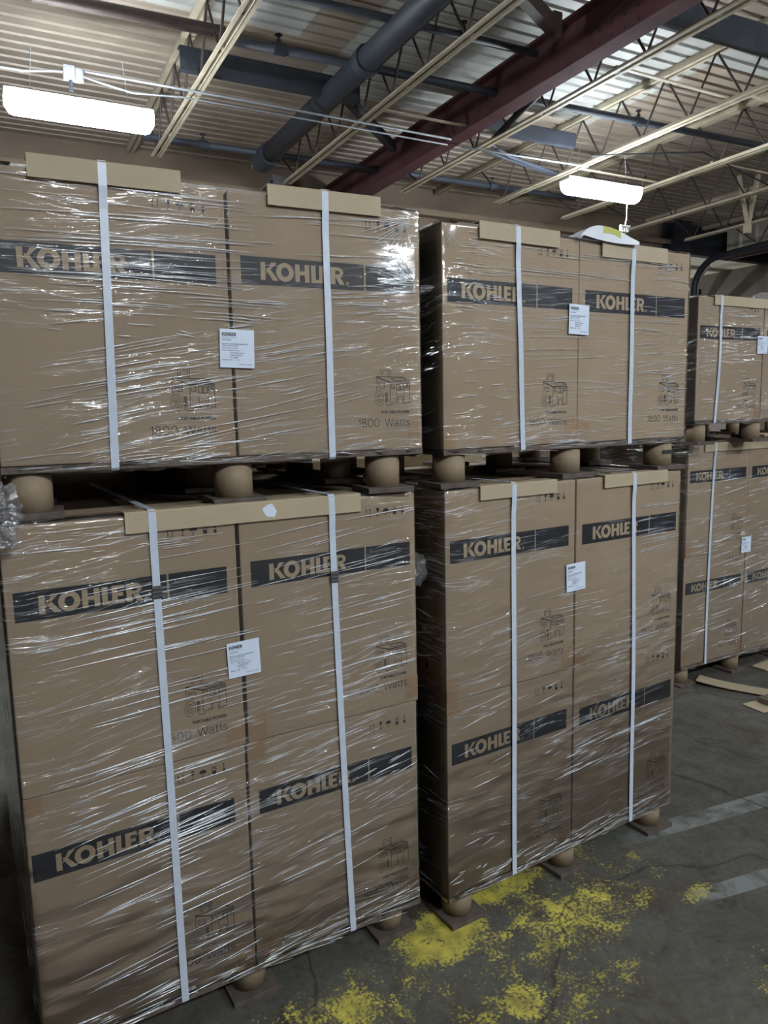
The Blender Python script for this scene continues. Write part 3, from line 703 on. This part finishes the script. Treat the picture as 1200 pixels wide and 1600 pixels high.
# red beam
t = thing('steel_beam', (4.335, 0, 4.40), 0, 'dark red painted steel I-beam crossing the ceiling diagonally', 'beam')
m = MB(); m.box(-.085, .085, 1.5, 9.7, 0, .022); m.box(-.085, .085, 1.5, 9.7, .35, .372); m.box(-.009, .009, 1.5, 9.7, .022, .35); m.build('beam_section', M_RED, t)
m = MB()
for k in range(4):
    for s in (0, 1): m.tube([(-.012, 4.2 + k * .13, .08 + s * .09), (.012, 4.2 + k * .13, .08 + s * .09)], .013, 8)
m.build('bolt_row', M_DARK, t)
# fat pipe with elbow
t = thing('main_pipe', (2.92, 0, 4.55), 0, 'fat dark blue-grey pipe running back to the wall, left of the red beam', 'pipe')
MB().tube([(0, 1.5, 0), (0, 8.3, 0)], .10, 24).build('pipe_run', M_PIPE, t, smooth=True)
MB().tube([(0, 8.1, 0), (0, 8.4, 0)], .125, 24).build('end_collar', M_PIPE, t, smooth=False)
for y_ in (5.7, 4.2): MB().tube([(0, y_, 0), (0, y_ + .09, 0)], .118, 24).build('coupling', M_RED if y_ < 5 else M_PIPE, t)
def branch(pts, r, label, heads, mat=M_PIPE):
    o = Vector(pts[0]); t = thing('sprinkler_pipe', tuple(o), 0, label, 'pipe', 'sprinkler branch pipes')
    MB().tube([Vector(p) - o for p in pts], r, 12).build('pipe_run', mat, t, smooth=True)
    for hp in heads:
        h = Vector(hp) - o; m = MB()
        m.tube([h - Vector((.05, 0, 0)), h + Vector((.05, 0, 0))], r * 1.35, 12); m.tube([h, h + Vector((0, 0, .07))], .018, 8); m.tube([h + Vector((0, 0, .07)), h + Vector((0, 0, .10))], .011, 6); m.tube([h + Vector((0, 0, .10)), h + Vector((0, 0, .108))], .03, 10)
        m.build('sprinkler_head', mat, t)
branch([(1.85, 5.98, 4.6), (7.95, 5.80, 4.6)], .034, 'sprinkler pipe crossing the whole ceiling in front of the lamps, through the red beam', [(2.25, 5.96, 4.6), (6.07, 5.86, 4.6)])
branch([(1.60, 8.30, 4.6), (7.4, 8.27, 4.6)], .034, 'sprinkler pipe farthest back, close to the back wall', [(2.23, 8.3, 4.6), (6.0, 8.27, 4.6)])
branch([(1.95, 5.24, 4.62), (4.2, 5.18, 4.62)], .030, 'sprinkler pipe at the top of the view between fat pipe and red beam', [(3.5, 5.2, 4.62)])
tag(MB().tube([(-1.5, 6.05, 4.62), (1.80, 5.93, 4.62)], .045, 10).build('brown_pipe', M_BROWNSTEEL, smooth=True), 'thick brown pipe across the upper left, ending at the leftmost joist', 'pipe')
def channel(a, b, h, label):
    r = thing('steel_channel', a, 0, label, 'beam', 'dark steel channels'); d = Vector(b) - Vector(a)
    m = MB(); m.bar((0, 0, 0), d, .012, h); m.bar((0, .03, h / 2), d + Vector((0, .03, h / 2)), .07, .012); m.bar((0, .03, -h / 2), d + Vector((0, .03, -h / 2)), .07, .012); m.build('channel_section', M_PIPE, r)
channel((1.58, 6.46, 4.62), (3.20, 6.45, 4.62), .17, 'dark steel channel behind the leftmost joist, passing the fat pipe')
channel((4.50, 6.54, 4.60), (5.85, 6.54, 4.60), .13, 'dark steel channel between red beam and second joist to its right')
channel((4.62, 4.38, 4.72), (7.4, 4.30, 4.72), .20, 'dark steel channel at the top right corner of the view')
t = thing('diagonal_brace', (3.07, 6.55, 4.62), 0, 'dark diagonal brace from the channel end towards the red beam', 'roof brace'); MB().bar((0, 0, 0), (1.1, 1.05, 0.0), .07, .09).build('arm', M_PIPE, t)
t = thing('diagonal_brace', (3.5, 4.50, 4.62), 0, 'short dark diagonal brace meeting the top of the red beam', 'roof brace'); MB().bar((0, 0, 0), (.60, .32, 0), .08, .11).build('arm', M_BROWNSTEEL, t); MB().box(.52, .60, .25, .34, -.08, .10).build('plate', M_BROWNSTEEL, t)
t = thing('pipe_brace', (4.4, 5.0, 4.47), 0, 'pair of dark bent brace tubes under the joists right of the red beam', 'roof brace')
MB().tube([(.0, .0, .05), (.06, .35, 0), (.37, 1.75, -.05), (1.60, 2.10, -.05)], .02, 8).build('tube', M_PIPE, t, smooth=True)
MB().tube([(.05, .3, .05), (.34, 1.60, -.03), (.75, 1.80, -.05), (1.65, 2.06, -.05)], .02, 8).build('tube', M_PIPE, t, smooth=True)

# conduits
def conduit(pts, r, label, mat=M_COND):
    return tag(MB().tube(pts, r, 8).build('conduit', mat, smooth=True), label, 'conduit')
conduit([(-2.2, 6.66, 4.36), (.25, 6.60, 4.36), (.42, 6.55, 4.34), (.70, 6.50, 4.37)], .010, 'thin galvanised conduit entering the junction box over the left lamp')
conduit([(.80, 6.50, 4.36), (.95, 6.50, 4.33), (1.2, 6.54, 4.31), (1.62, 6.58, 4.36), (4.25, 6.62, 4.36)], .008, 'lower thin conduit from the left junction box to the red beam')
conduit([(.80, 6.52, 4.40), (1.70, 6.50, 4.39), (4.25, 6.55, 4.39)], .011, 'upper thin conduit from the left junction box to the red beam')
conduit([(4.42, 6.62, 4.36), (6.05, 6.56, 4.36)], .010, 'thin galvanised conduit from the red beam towards the right lamp')
conduit([(5.8, 6.25, 4.35), (6.05, 6.2, 4.38), (7.2, 6.0, 4.50), (8.6, 6.2, 4.37), (10.3, 6.1, 4.37)], .008, 'dark cable sagging between joists beyond the right lamp', M_DARK)

# ================================================================== LAMPS
def lamp(x, y, z, seen):
    txt = {1: 'long lit white lamp hanging at the upper left', 2: 'lit white lamp hanging over the middle stack at the right', 3: 'lit lamp behind the viewpoint, in line with the left stack', 4: 'lit lamp behind the viewpoint, in line with the right-hand stack', 5: 'lit lamp farthest behind the viewpoint', 6: 'lit lamp off to the far right, outside the picture', 7: 'added unseen light brightening the dock interior, hidden behind the right-hand stack'}[seen]
    r = thing('ceiling_lamp', (x, y, z), 0, txt, 'lamp', 'warehouse lamps')
    hl = .52; n = 12
    m = MB()
    for xx, sc in ((-hl, .55), (-hl + .03, .92), (-hl + .06, 1), (hl - .06, 1), (hl - .03, .92), (hl, .55)):
        for k in range(n + 1):
            a = R(180 + 180 * k / n); m.v.append((xx, .105 * sc * math.cos(a), .125 * sc * math.sin(a) + .03))
    for i in range(5):
        for k in range(n): a = i * (n + 1) + k; m.f.append((a, a + n + 1, a + n + 2, a + 1))
        m.f.append((i * (n + 1), i * (n + 1) + n, (i + 1) * (n + 1) + n, (i + 1) * (n + 1)))
    m.f.append(tuple(range(n + 1))); m.f.append(tuple(5 * (n + 1) + k for k in range(n + 1))[::-1])
    m.build('diffuser', M_LAMP, r, smooth=False)  # enlarged so its shape takes in the glare around the lamp
    MB().box(-hl, hl, -.075, .075, .034, .07).build('housing', M_WHITE, r, bevel=.006)
    for s in (-.35, .35): MB().tube([(s, 0, .04), (s * .9, .0, .40)], .003, 6).build('hanging_wire', M_COND, r)
    return r
for (x, y, z, s) in LAMPS: lamp(x, y, z, s)
t = thing('junction_box', (.75, 6.50, 4.36), 0, 'small grey junction box with a drop cord above the left lamp', 'junction box')
MB().box(-.06, .02, -.03, .03, -.05, .05).build('box', M_COND, t, bevel=.004); MB().tube([(.05, 0, .03), (.05, 0, -.05)], .035, 12).build('round_cover', M_COND, t, smooth=False); MB().tube([(-.01, 0, -.05), (-.01, 0, -.13)], .014, 8).build('drop_cord', M_DARK, t)
t = thing('pull_cord', (6.20, 6.12, 3.95), 0, 'white cord with a small bracket hanging below the right lamp', 'cord')
MB().tube([(0, 0, 0), (0, 0, -.22), (-.02, 0, -.30)], .006, 6).build('cord', M_WHITE, t); MB().tube([(-.02, 0, -.30), (-.02, 0, -.75)], .0035, 6).build('string', M_CREAM, t)
m = MB(); m.box(-.09, .05, -.01, .01, -.31, -.295)
for k in range(4): m.box(-.09 + k * .035, -.08 + k * .035, -.01, .01, -.36, -.31)
m.build('bracket', M_WHITE, t)

# ================================================================== PALLETS
pallet(A1, -.012, .1232, 'paper tube pallet on the floor under the left stack', ty=.098, xs=(.085, .58, 1.075))
pallet(A2, 1.490, 1.6195, 'paper tube pallet between the two loads of the left stack', ty=.060, xs=(.06, .575, 1.04))
pallet(B1, -.012, .1110, 'paper tube pallet on the floor under the middle stack', ty=.068, xs=(.085, .585, 1.085))
pallet(B2, 1.486, 1.6080, 'paper tube pallet between the two loads of the middle stack, one tube torn', ty=.055, xs=(.06, .57, 1.06), sl=((2, 0),))
pallet(C1, -.012, .129, 'paper tube pallet on the floor under the right-hand stack', ty=.08)
pallet(C2, 1.505, 1.640, 'paper tube pallet between the two loads of the right-hand stack', ty=.06)
pallet(D1, -.012, .125, 'paper tube pallet under the load behind the middle stack', ty=.08)

# ================================================================== CARTONS
GA, GB, GC = 'cartons of the left stack', 'cartons of the middle stack', 'cartons of the right stack'
TBR = (.515, .56, 0, .085); TBL = (0, .045, 0, .075); TTL = (0, .045, -.05, 1)
z1, z2, z3 = .1255, .812, 1.486
carton(A1, -.001, z1, z2, .1385, 'bottom left kraft carton of the left stack', GA, (TBR, TBL, TTL), xs=-.008)
carton(A1, X1 - .002, z1, z2, .137, 'bottom right kraft carton of the left stack', GA, (TBR, TBL, TTL))
carton(A1, .002, z2, z3, .802, 'upper left kraft carton in the lower load of the left stack', GA, (TBR,))
carton(A1, X1 + .004, z2, z3, .8063, 'upper right kraft carton in the lower load of the left stack', GA, (TBR, TBL))
carton(A2, 0, 1.6205, 2.311, 1.619, 'left kraft carton of the top load of the left stack, cut by the picture edge', GA, (TBR,))
carton(A2, X1, 1.6205, 2.311, 1.624, 'right kraft carton of the top load of the left stack', GA, (TBR,))
z1, z2, z3 = .112, .797, 1.483
carton(B1, 0, z1, z2, .1246, 'bottom left kraft carton of the middle stack', GB, (TBR, TBL, TTL), side=True)
carton(B1, X1, z1, z2, .110, 'bottom right kraft carton of the middle stack', GB, (TBL,))
carton(B1, 0, z2, z3, .7991, 'upper left kraft carton in the lower load of the middle stack', GB, (TBR, TBL), side=True)
carton(B1, X1, z2, z3, .7942, 'upper right kraft carton in the lower load of the middle stack', GB, (TBL,))
carton(B2, .003, 1.609, 2.297, 1.6105, 'left kraft carton of the top load of the middle stack', GB, (TBL, TBR), side=True)
carton(B2, X1 - .003, 1.609, 2.297, 1.6086, 'right kraft carton of the top load of the middle stack', GB, (TBL,))
z1, z2, z3 = .130, .815, 1.502
carton(C1, -.001, z1, z2, .1301, 'bottom left kraft carton of the right-hand stack', GC, (TBR, TBL), side=True)
carton(C1, X1, z1, z2, .130, 'bottom right kraft carton of the right-hand stack, cut by the picture edge', GC, (TBL,))
carton(C1, .008, z2, z3, .8144, 'upper left kraft carton in the lower load of the right-hand stack', GC, (TBR, TBL), side=True)
carton(C1, X1, z2, z3, .814, 'upper right kraft carton, lower load of the right-hand stack, cut by the picture edge', GC, (TBL,))
carton(C2, 0, 1.641, 2.322, 1.6414, 'left kraft carton of the top load of the right-hand stack', GC, (TBR,), side=True)
carton(C2, X1, 1.641, 2.322, 1.6414, 'right kraft carton of the top load of the right-hand stack, cut by the picture edge', GC, (TBR,))
for x in (0, X1):
    s_ = 'left' if x == 0 else 'right'
    carton(D1, x, .126, .815, .126, f'lower {s_} carton of the load behind the middle stack', 'cartons behind the middle stack', ())
    carton(D1, x, .815, 1.485, .80, f'upper {s_} carton of the load behind the middle stack', 'cartons behind the middle stack', ())

pallet(E1, -.012, .125, 'paper tube pallet on the floor of the added stack behind the left stack', ty=.08)  # unseen stack added so the gap between the left loads reads dark
F1 = load(4.80, 4.02, .01); F2 = load(4.80, 4.02, .01)  # unseen stack added to block the lit dock seen through the gap
pallet(F1, -.012, .125, 'paper tube pallet on the floor of the added stack behind the right-hand stack', ty=.08)
pallet(F2, 1.487, 1.615, 'paper tube pallet between the loads of the added stack behind the right-hand stack', ty=.06)
pallet(E2, 1.487, 1.615, 'paper tube pallet between the loads of the added stack behind the left stack', ty=.06)
for x in (0, X1):
    s_ = 'left' if x == 0 else 'right'
    carton(E1, x, .126, .805, .126, f'bottom {s_} carton of the added stack behind the left stack', 'cartons behind the left stack', ())
    carton(E1, x, .805, 1.485, .80, f'middle {s_} carton of the added stack behind the left stack', 'cartons behind the left stack', ())
    carton(E2, x, 1.616, 2.29, 1.612, f'top {s_} carton of the added stack behind the left stack', 'cartons behind the left stack', ())

for x in (0, X1):
    s_ = 'left' if x == 0 else 'right'
    carton(F1, x, .126, .805, .126, f'bottom {s_} carton of the added stack behind the right-hand stack', 'cartons behind the right-hand stack', ())
    carton(F1, x, .805, 1.485, .80, f'middle {s_} carton of the added stack behind the right-hand stack', 'cartons behind the right-hand stack', ())
    carton(F2, x, 1.616, 2.29, 1.612, f'top {s_} carton of the added stack behind the right-hand stack', 'cartons behind the right-hand stack', ())

# ================================================================== STRETCH FILM
W1, W2 = .0012, .0029
# regions: x0 x1 z0 z1 count angle0 angle1 len0 len1 width0 width1
film(A2, 1.606, 2.314, 'clear stretch film around the top load of the left stack', R(5), .016, 1.0, [
    (0, .62, 2.06, 2.30, 34, -1.5, 1.5, .12, .60, W1, W2), (.55, 1.14, 2.08, 2.28, 12, -1, 3, .06, .40, W1, W2), (0, .70, 1.97, 2.06, 16, -4, 1, .10, .45, W1, W2),
    (0, .62, 1.92, 1.99, 7, -8, 8, .04, .14, .002, .004), (.05, .80, 1.63, 1.90, 44, 8, 13, .06, .45, W1, W2), (.60, .98, 1.70, 1.95, 12, 8, 14, .06, .3, W1, .002),
    (.95, 1.14, 2.10, 2.22, 24, -3, 6, .04, .14, W1, W2), (.80, 1.14, 2.00, 2.10, 22, -2, 10, .05, .28, W1, W2), (0, 1.14, 1.61, 1.66, 40, 2, 12, .03, .18, W1, .002)],
    11, fans=((1.135, 2.292, 16, 188, 262, .03, .17), (1.14, 2.10, 10, 125, 175, .03, .13)))
film(A1, .108, 1.487, 'clear stretch film around the lower load of the left stack', R(4), .008, .9, [
    (0, .58, 1.38, 1.47, 26, 0, 3, .03, .22, W1, .002), (0, .60, 1.15, 1.38, 20, 2, 6, .06, .50, W1, W2), (0, .60, .92, 1.15, 18, 2, 5, .12, .55, W1, W2),
    (.05, .58, .70, .88, 22, 3, 9, .05, .3, W1, W2), (.05, .5, .60, .74, 40, 5, 11, .04, .26, W1, W2), (.10, .58, .50, .62, 14, 5, 9, .1, .42, W1, .003), (.05, .58, .20, .5, 20, 4, 9, .08, .42, W1, W2),
    (.60, 1.14, 1.20, 1.44, 24, 3, 9, .06, .45, W1, W2), (.60, 1.14, .86, 1.20, 22, 1, 6, .05, .45, W1, W2), (.60, 1.0, .62, .80, 30, 5, 12, .04, .22, W1, W2), (.85, 1.14, .48, .64, 24, 8, 16, .03, .18, W1, W2),
    (.60, 1.0, .25, .5, 12, 5, 10, .05, .22, W1, W2), (0, 1.14, .11, .18, 60, 0, 10, .03, .18, W1, .002)], 12)
film(B2, 1.596, 2.300, 'clear stretch film around the top load of the middle stack', R(1.5), .012, .85, [
    (.03, .26, 2.05, 2.29, 34, -3, 3, .02, .16, W1, .003), (.03, .26, 1.62, 2.05, 30, -2, 8, .02, .10, W1, .003), (.1, 1.1, 2.15, 2.28, 12, -1, 1, .2, .7, W1, W2), (.2, 1.1, 1.62, 2.1, 30, 1, 4, .08, .5, .0008, .0016),
    (.80, 1.14, 1.66, 2.24, 40, -2, 7, .04, .24, W1, W2), (1.0, 1.14, 1.62, 2.0, 26, 0, 12, .03, .1, W1, W2), (.1, 1.14, 1.60, 1.65, 30, 0, 8, .03, .2, W1, .002)], 13, fans=((.01, 2.285, 6, 280, 330, .02, .08),))
film(B1, .096, 1.484, 'clear stretch film around the lower load of the middle stack', R(3), .006, .75, [
    (.03, .56, 1.15, 1.46, 12, 1, 6, .05, .35, .0008, .0018), (.02, .56, .85, 1.1, 14, 0, 8, .03, .3, .0008, .0018), (.4, .75, .93, 1.10, 12, -1, 2, .06, .24, W1, W2), (.85, 1.13, 1.18, 1.36, 12, 1, 3, .12, .3, W1, W2),
    (.60, 1.13, .74, .85, 26, 0, 8, .03, .2, W1, W2), (.45, 1.1, .38, .60, 26, 3, 8, .03, .2, W1, .003), (.45, 1.1, .47, .49, 3, 4, 5, .25, .4, .002, .0035), (.0, .5, .45, .78, 20, 2, 14, .02, .14, W1, .002), (0, .3, .12, .35, 14, -10, 30, .02, .08, W1, .002), (0, 1.14, .10, .16, 60, 0, 10, .02, .15, W1, .002)], 14)
film(C2, 1.626, 2.326, 'clear stretch film around the top load of the right-hand stack', R(2), .03, 1.0, [
    (.0, .7, 1.66, 2.3, 70, 0, 7, .03, .22, .0015, .0035), (.0, .15, 1.7, 2.3, 30, -8, 8, .02, .1, .0015, .003)], 15)
film(C1, .112, 1.502, 'clear stretch film around the lower load of the right-hand stack', R(5), .02, 1.0, [
    (.0, .8, .2, 1.46, 80, 2, 11, .05, .4, .0015, .003), (0, .8, .80, .92, 30, 0, 8, .03, .2, .0015, .003)], 16)
film(D1, .11, 1.487, 'clear stretch film around the load behind the middle stack', R(2), .04, 1.0, [(0, 1.1, 1.2, 1.44, 30, 0, 6, .05, .3, .0015, .003)], 17)

# ================================================================== EDGE BOARDS
edge_board(A2, .109, .459, 2.3400, 'long cardboard edge board on the top left of the left stack')
edge_board(A2, .684, 1.018, 2.3350, 'cardboard edge board on the top right of the left stack')
edge_board(A1, .284, .955, 1.4955, 'very long cardboard edge board with torn white sticker, lower load of the left stack', sticker=True)
edge_board(B2, .139, .473, 2.3120, 'left cardboard edge board on top of the middle stack')
edge_board(B2, .671, 1.006, 2.3010, 'cardboard edge board under the white sheet on top of the middle stack')
edge_board(B1, .134, .470, 1.4900, 'left cardboard edge board on the lower load of the middle stack', hgt=.046)
edge_board(B1, .707, 1.055, 1.4880, 'right cardboard edge board on the lower load of the middle stack', hgt=.046)
edge_board(C2, .120, 1.0, 2.3320, 'cardboard edge board on top of the right-hand stack')
edge_board(C1, .140, 1.0, 1.5030, 'cardboard edge board on the lower load of the right-hand stack')
edge_board(D1, .05, 1.1, 1.4900, 'cardboard edge board on the load behind the middle stack')

# ================================================================== STRAPS
strap(A2, .274, .257, 2.3415, 1.600, 'left white strap on the top load of the left stack')
strap(A2, .848, .849, 2.3365, 1.600, 'right white strap on the top load of the left stack')
strap(A1, .351, .359, 1.4970, .104, 'left white strap with dark seal on the lower load of the left stack', seal=1.283)
strap(A1, .859, .892, 1.4970, .104, 'right white strap with dark seal on the lower load of the left stack', seal=1.255, bow=-.004)
strap(B2, .293, .321, 2.3135, 1.590, 'left white strap on the top load of the middle stack')
strap(B2, .828, .832, 2.3025, 1.590, 'right white strap on the top load of the middle stack')
strap(B1, .276, .286, 1.4915, .092, 'left white strap on the lower load of the middle stack')
strap(B1, .865, .896, 1.4895, .092, 'right white strap on the lower load of the middle stack', bow=.006)
strap(C2, .179, .160, 2.3335, 1.622, 'white strap on the top load of the right-hand stack', bow=.012)
strap(C1, .239, .219, 1.5045, .110, 'white strap on the lower load of the right-hand stack', bow=-.012)

# ================================================================== LABELS
ship_label(A2, .536, 1.857, .03, 'white shipping label over the carton gap, top load of the left stack')
ship_label(A1, .531, 1.012, -.03, 'white shipping label over the carton gap, lower load of the left stack')
ship_label(B2, .520, 1.981, .02, 'white shipping label over the carton gap, top load of the middle stack')
ship_label(B1, .525, 1.084, -.03, 'white shipping label over the carton gap, lower load of the middle stack')
ship_label(C2, .510, 2.020, 0, 'small distant white shipping label, top load of the right-hand stack')
ship_label(C1, .522, .790, 0, 'small distant white shipping label, lower load of the right-hand stack')

# ================================================================== LOOSE FILM, SHEET, CARDBOARD
def crumple(loc, rz, size, label, seed, n=26):
    m = MB(); sx, sy, sz = size
    for i in range(n + 1):
        for j in range(n + 1):
            th = math.pi * i / n; ph = 2 * math.pi * j / n; d = Vector((math.sin(th) * math.cos(ph), math.sin(th) * math.sin(ph), math.cos(th)))
            k = 1 + .30 * noise.noise(d * 2.2 + Vector((seed, 0, 0))) + .22 * noise.noise(d * 6 + Vector((0, seed, 0))) + .10 * noise.noise(d * 14)
            m.v.append((d.x * sx * k, d.y * sy * k, d.z * sz * k))
    for i in range(n):
        for j in range(n): a = i * (n + 1) + j; m.f.append((a, a + n + 1, a + n + 2, a + 1))
    o = m.build('loose_film', M_CRUMPLE); o.location = loc; o.rotation_euler = (0, 0, rz)
    return tag(o, label, 'plastic film', 'loose clumps of film')
crumple(A1['pt'](-.015, -.06, 1.525), .3, (.062, .06, .088), 'crumpled clump of clear film at the left picture edge, beside the paper tube', 1)
crumple(A1['pt'](LW + .025, .03, 1.235), .3, (.022, .04, .05), 'small clump of film sticking out between left and middle stacks', 2, 18)
crumple(B2['pt'](-.045, .06, 2.10), .2, (.03, .06, .012), 'torn strip of film on the upper side of the middle stack', 3, 18)
crumple(C2['pt'](.62, .05, 2.350), .2, (.05, .05, .028), 'small clump of film on top of the right-hand stack', 4, 18)
crumple(C1['pt'](.03, -.03, 1.56), .2, (.045, .03, .10), 'hanging tuft of film at the left corner between the right-hand loads', 5, 18)
# white printed sheet on top of the middle stack
t = thing('plastic_sheet', B2['pt'](.545, -.02, 2.301), B2['rz'], 'white plastic sheet with yellow print lying on top of the middle stack', 'plastic sheet')
m = MB(); nx, ny = 30, 12
def sheet_z(a, b): return .040 * math.sin(math.pi * min(1, a ** .8)) * (1 - .25 * b) + .004 * noise.noise((a * 6, b * 4, 2)) - (.012 if b < .05 else 0)
for off in (0, -.0012):
    for i in range(nx + 1):
        for j in range(ny + 1):
            a, b = i / nx, j / ny; xx = a * .285 + .02 * b
            m.v.append((xx, -.012 + b * .26 + .010 * math.sin(3 * a), sheet_z(a, b) + off + .002))
K = (nx + 1) * (ny + 1)
for i in range(nx):
    for j in range(ny): a = i * (ny + 1) + j; m.f.append((a, a + ny + 1, a + ny + 2, a + 1)); m.f.append((K + a, K + a + 1, K + a + ny + 2, K + a + ny + 1))
m.build('sheet', M_SHEET, t, smooth=True)
m = MB()
for i in range(12, 12 + 9):
    a0, a1 = i / nx, (i + 1) / nx
    m.poly([(a0 * .285, -.0145 + .010 * math.sin(3 * a0), sheet_z(a0, 0) - .006), (a1 * .285, -.0145 + .010 * math.sin(3 * a1), sheet_z(a1, 0) - .006), (a1 * .285, -.0135 + .010 * math.sin(3 * a1), sheet_z(a1, .1) + .004), (a0 * .285, -.0135 + .010 * math.sin(3 * a0), sheet_z(a0, .1) + .004)])
m.build('yellow_print', M_YELLOWINK, t)
# hanging front lip of the sheet
m = MB()
for i in range(nx + 1):
    a = i / nx; yb = -.0135 + .010 * math.sin(3 * a)
    m.v += [(a * .285, yb, sheet_z(a, .1) + .003), (a * .285, yb - .0006, min(sheet_z(a, .1) - .004, .004 - .012 * math.sin(2.2 * a)))]
for i in range(nx): m.f.append((2 * i, 2 * i + 1, 2 * i + 3, 2 * i + 2))
m.build('hanging_lip', M_SHEET, t, smooth=True)
# cardboard strip on the floor
t0 = Vector((3.82, 3.08, -.012)); t1 = Vector((4.32, 2.13, -.012)); d = (t1 - t0).normalized(); nrm = Vector((-d.y, d.x, 0)); m = MB(); n = 24
for i in range(n + 1):
    s = i / n; p = t0 + (t1 - t0) * s; z = .004 + .022 * (1 - min(1, s * 4)) ** 2 + .006 * math.sin(5 * s)
    for k in (-1, 1):
        for zz in (0, .004): m.v.append(tuple(p + nrm * k * .058 + Vector((0, 0, z + zz))))
for i in range(n):
    a = 4 * i; b = a + 4; m.f += [(a, a + 2, b + 2, b), (a + 1, b + 1, b + 3, a + 3), (a, b, b + 1, a + 1), (a + 2, a + 3, b + 3, b + 2)]
m.f += [(0, 1, 3, 2), (4 * n, 4 * n + 2, 4 * n + 3, 4 * n + 1)]
tag(m.build('cardboard_strip', M_KRAFT_LIGHT), 'flat kraft cardboard strip lying on the floor near the right-hand stack', 'cardboard')
def board_piece(loc, rz, sx, sy, sz, mat, label):
    m = MB(); m.box(0, sx, 0, sy, 0, sz); o = m.build('board_scrap', mat, bevel=.003); o.location = loc; o.rotation_euler = (0, 0, rz)
    return tag(o, label, 'board scrap', 'board scraps on the floor')
board_piece((3.73, 2.56, -.010), -.05, .45, .14, .006, M_KRAFT_LIGHT, 'tan board scrap on the floor, lowest at the right picture edge')
board_piece((3.83, 2.585, -.002), -.05, .35, .09, .030, M_PLY, 'dark board scrap lying on the tan one at the right picture edge')
board_piece((4.35, 2.98, -.010), .1, .3, .10, .012, M_KRAFT_LIGHT, 'tan board scrap on the floor beyond the cardboard strip')
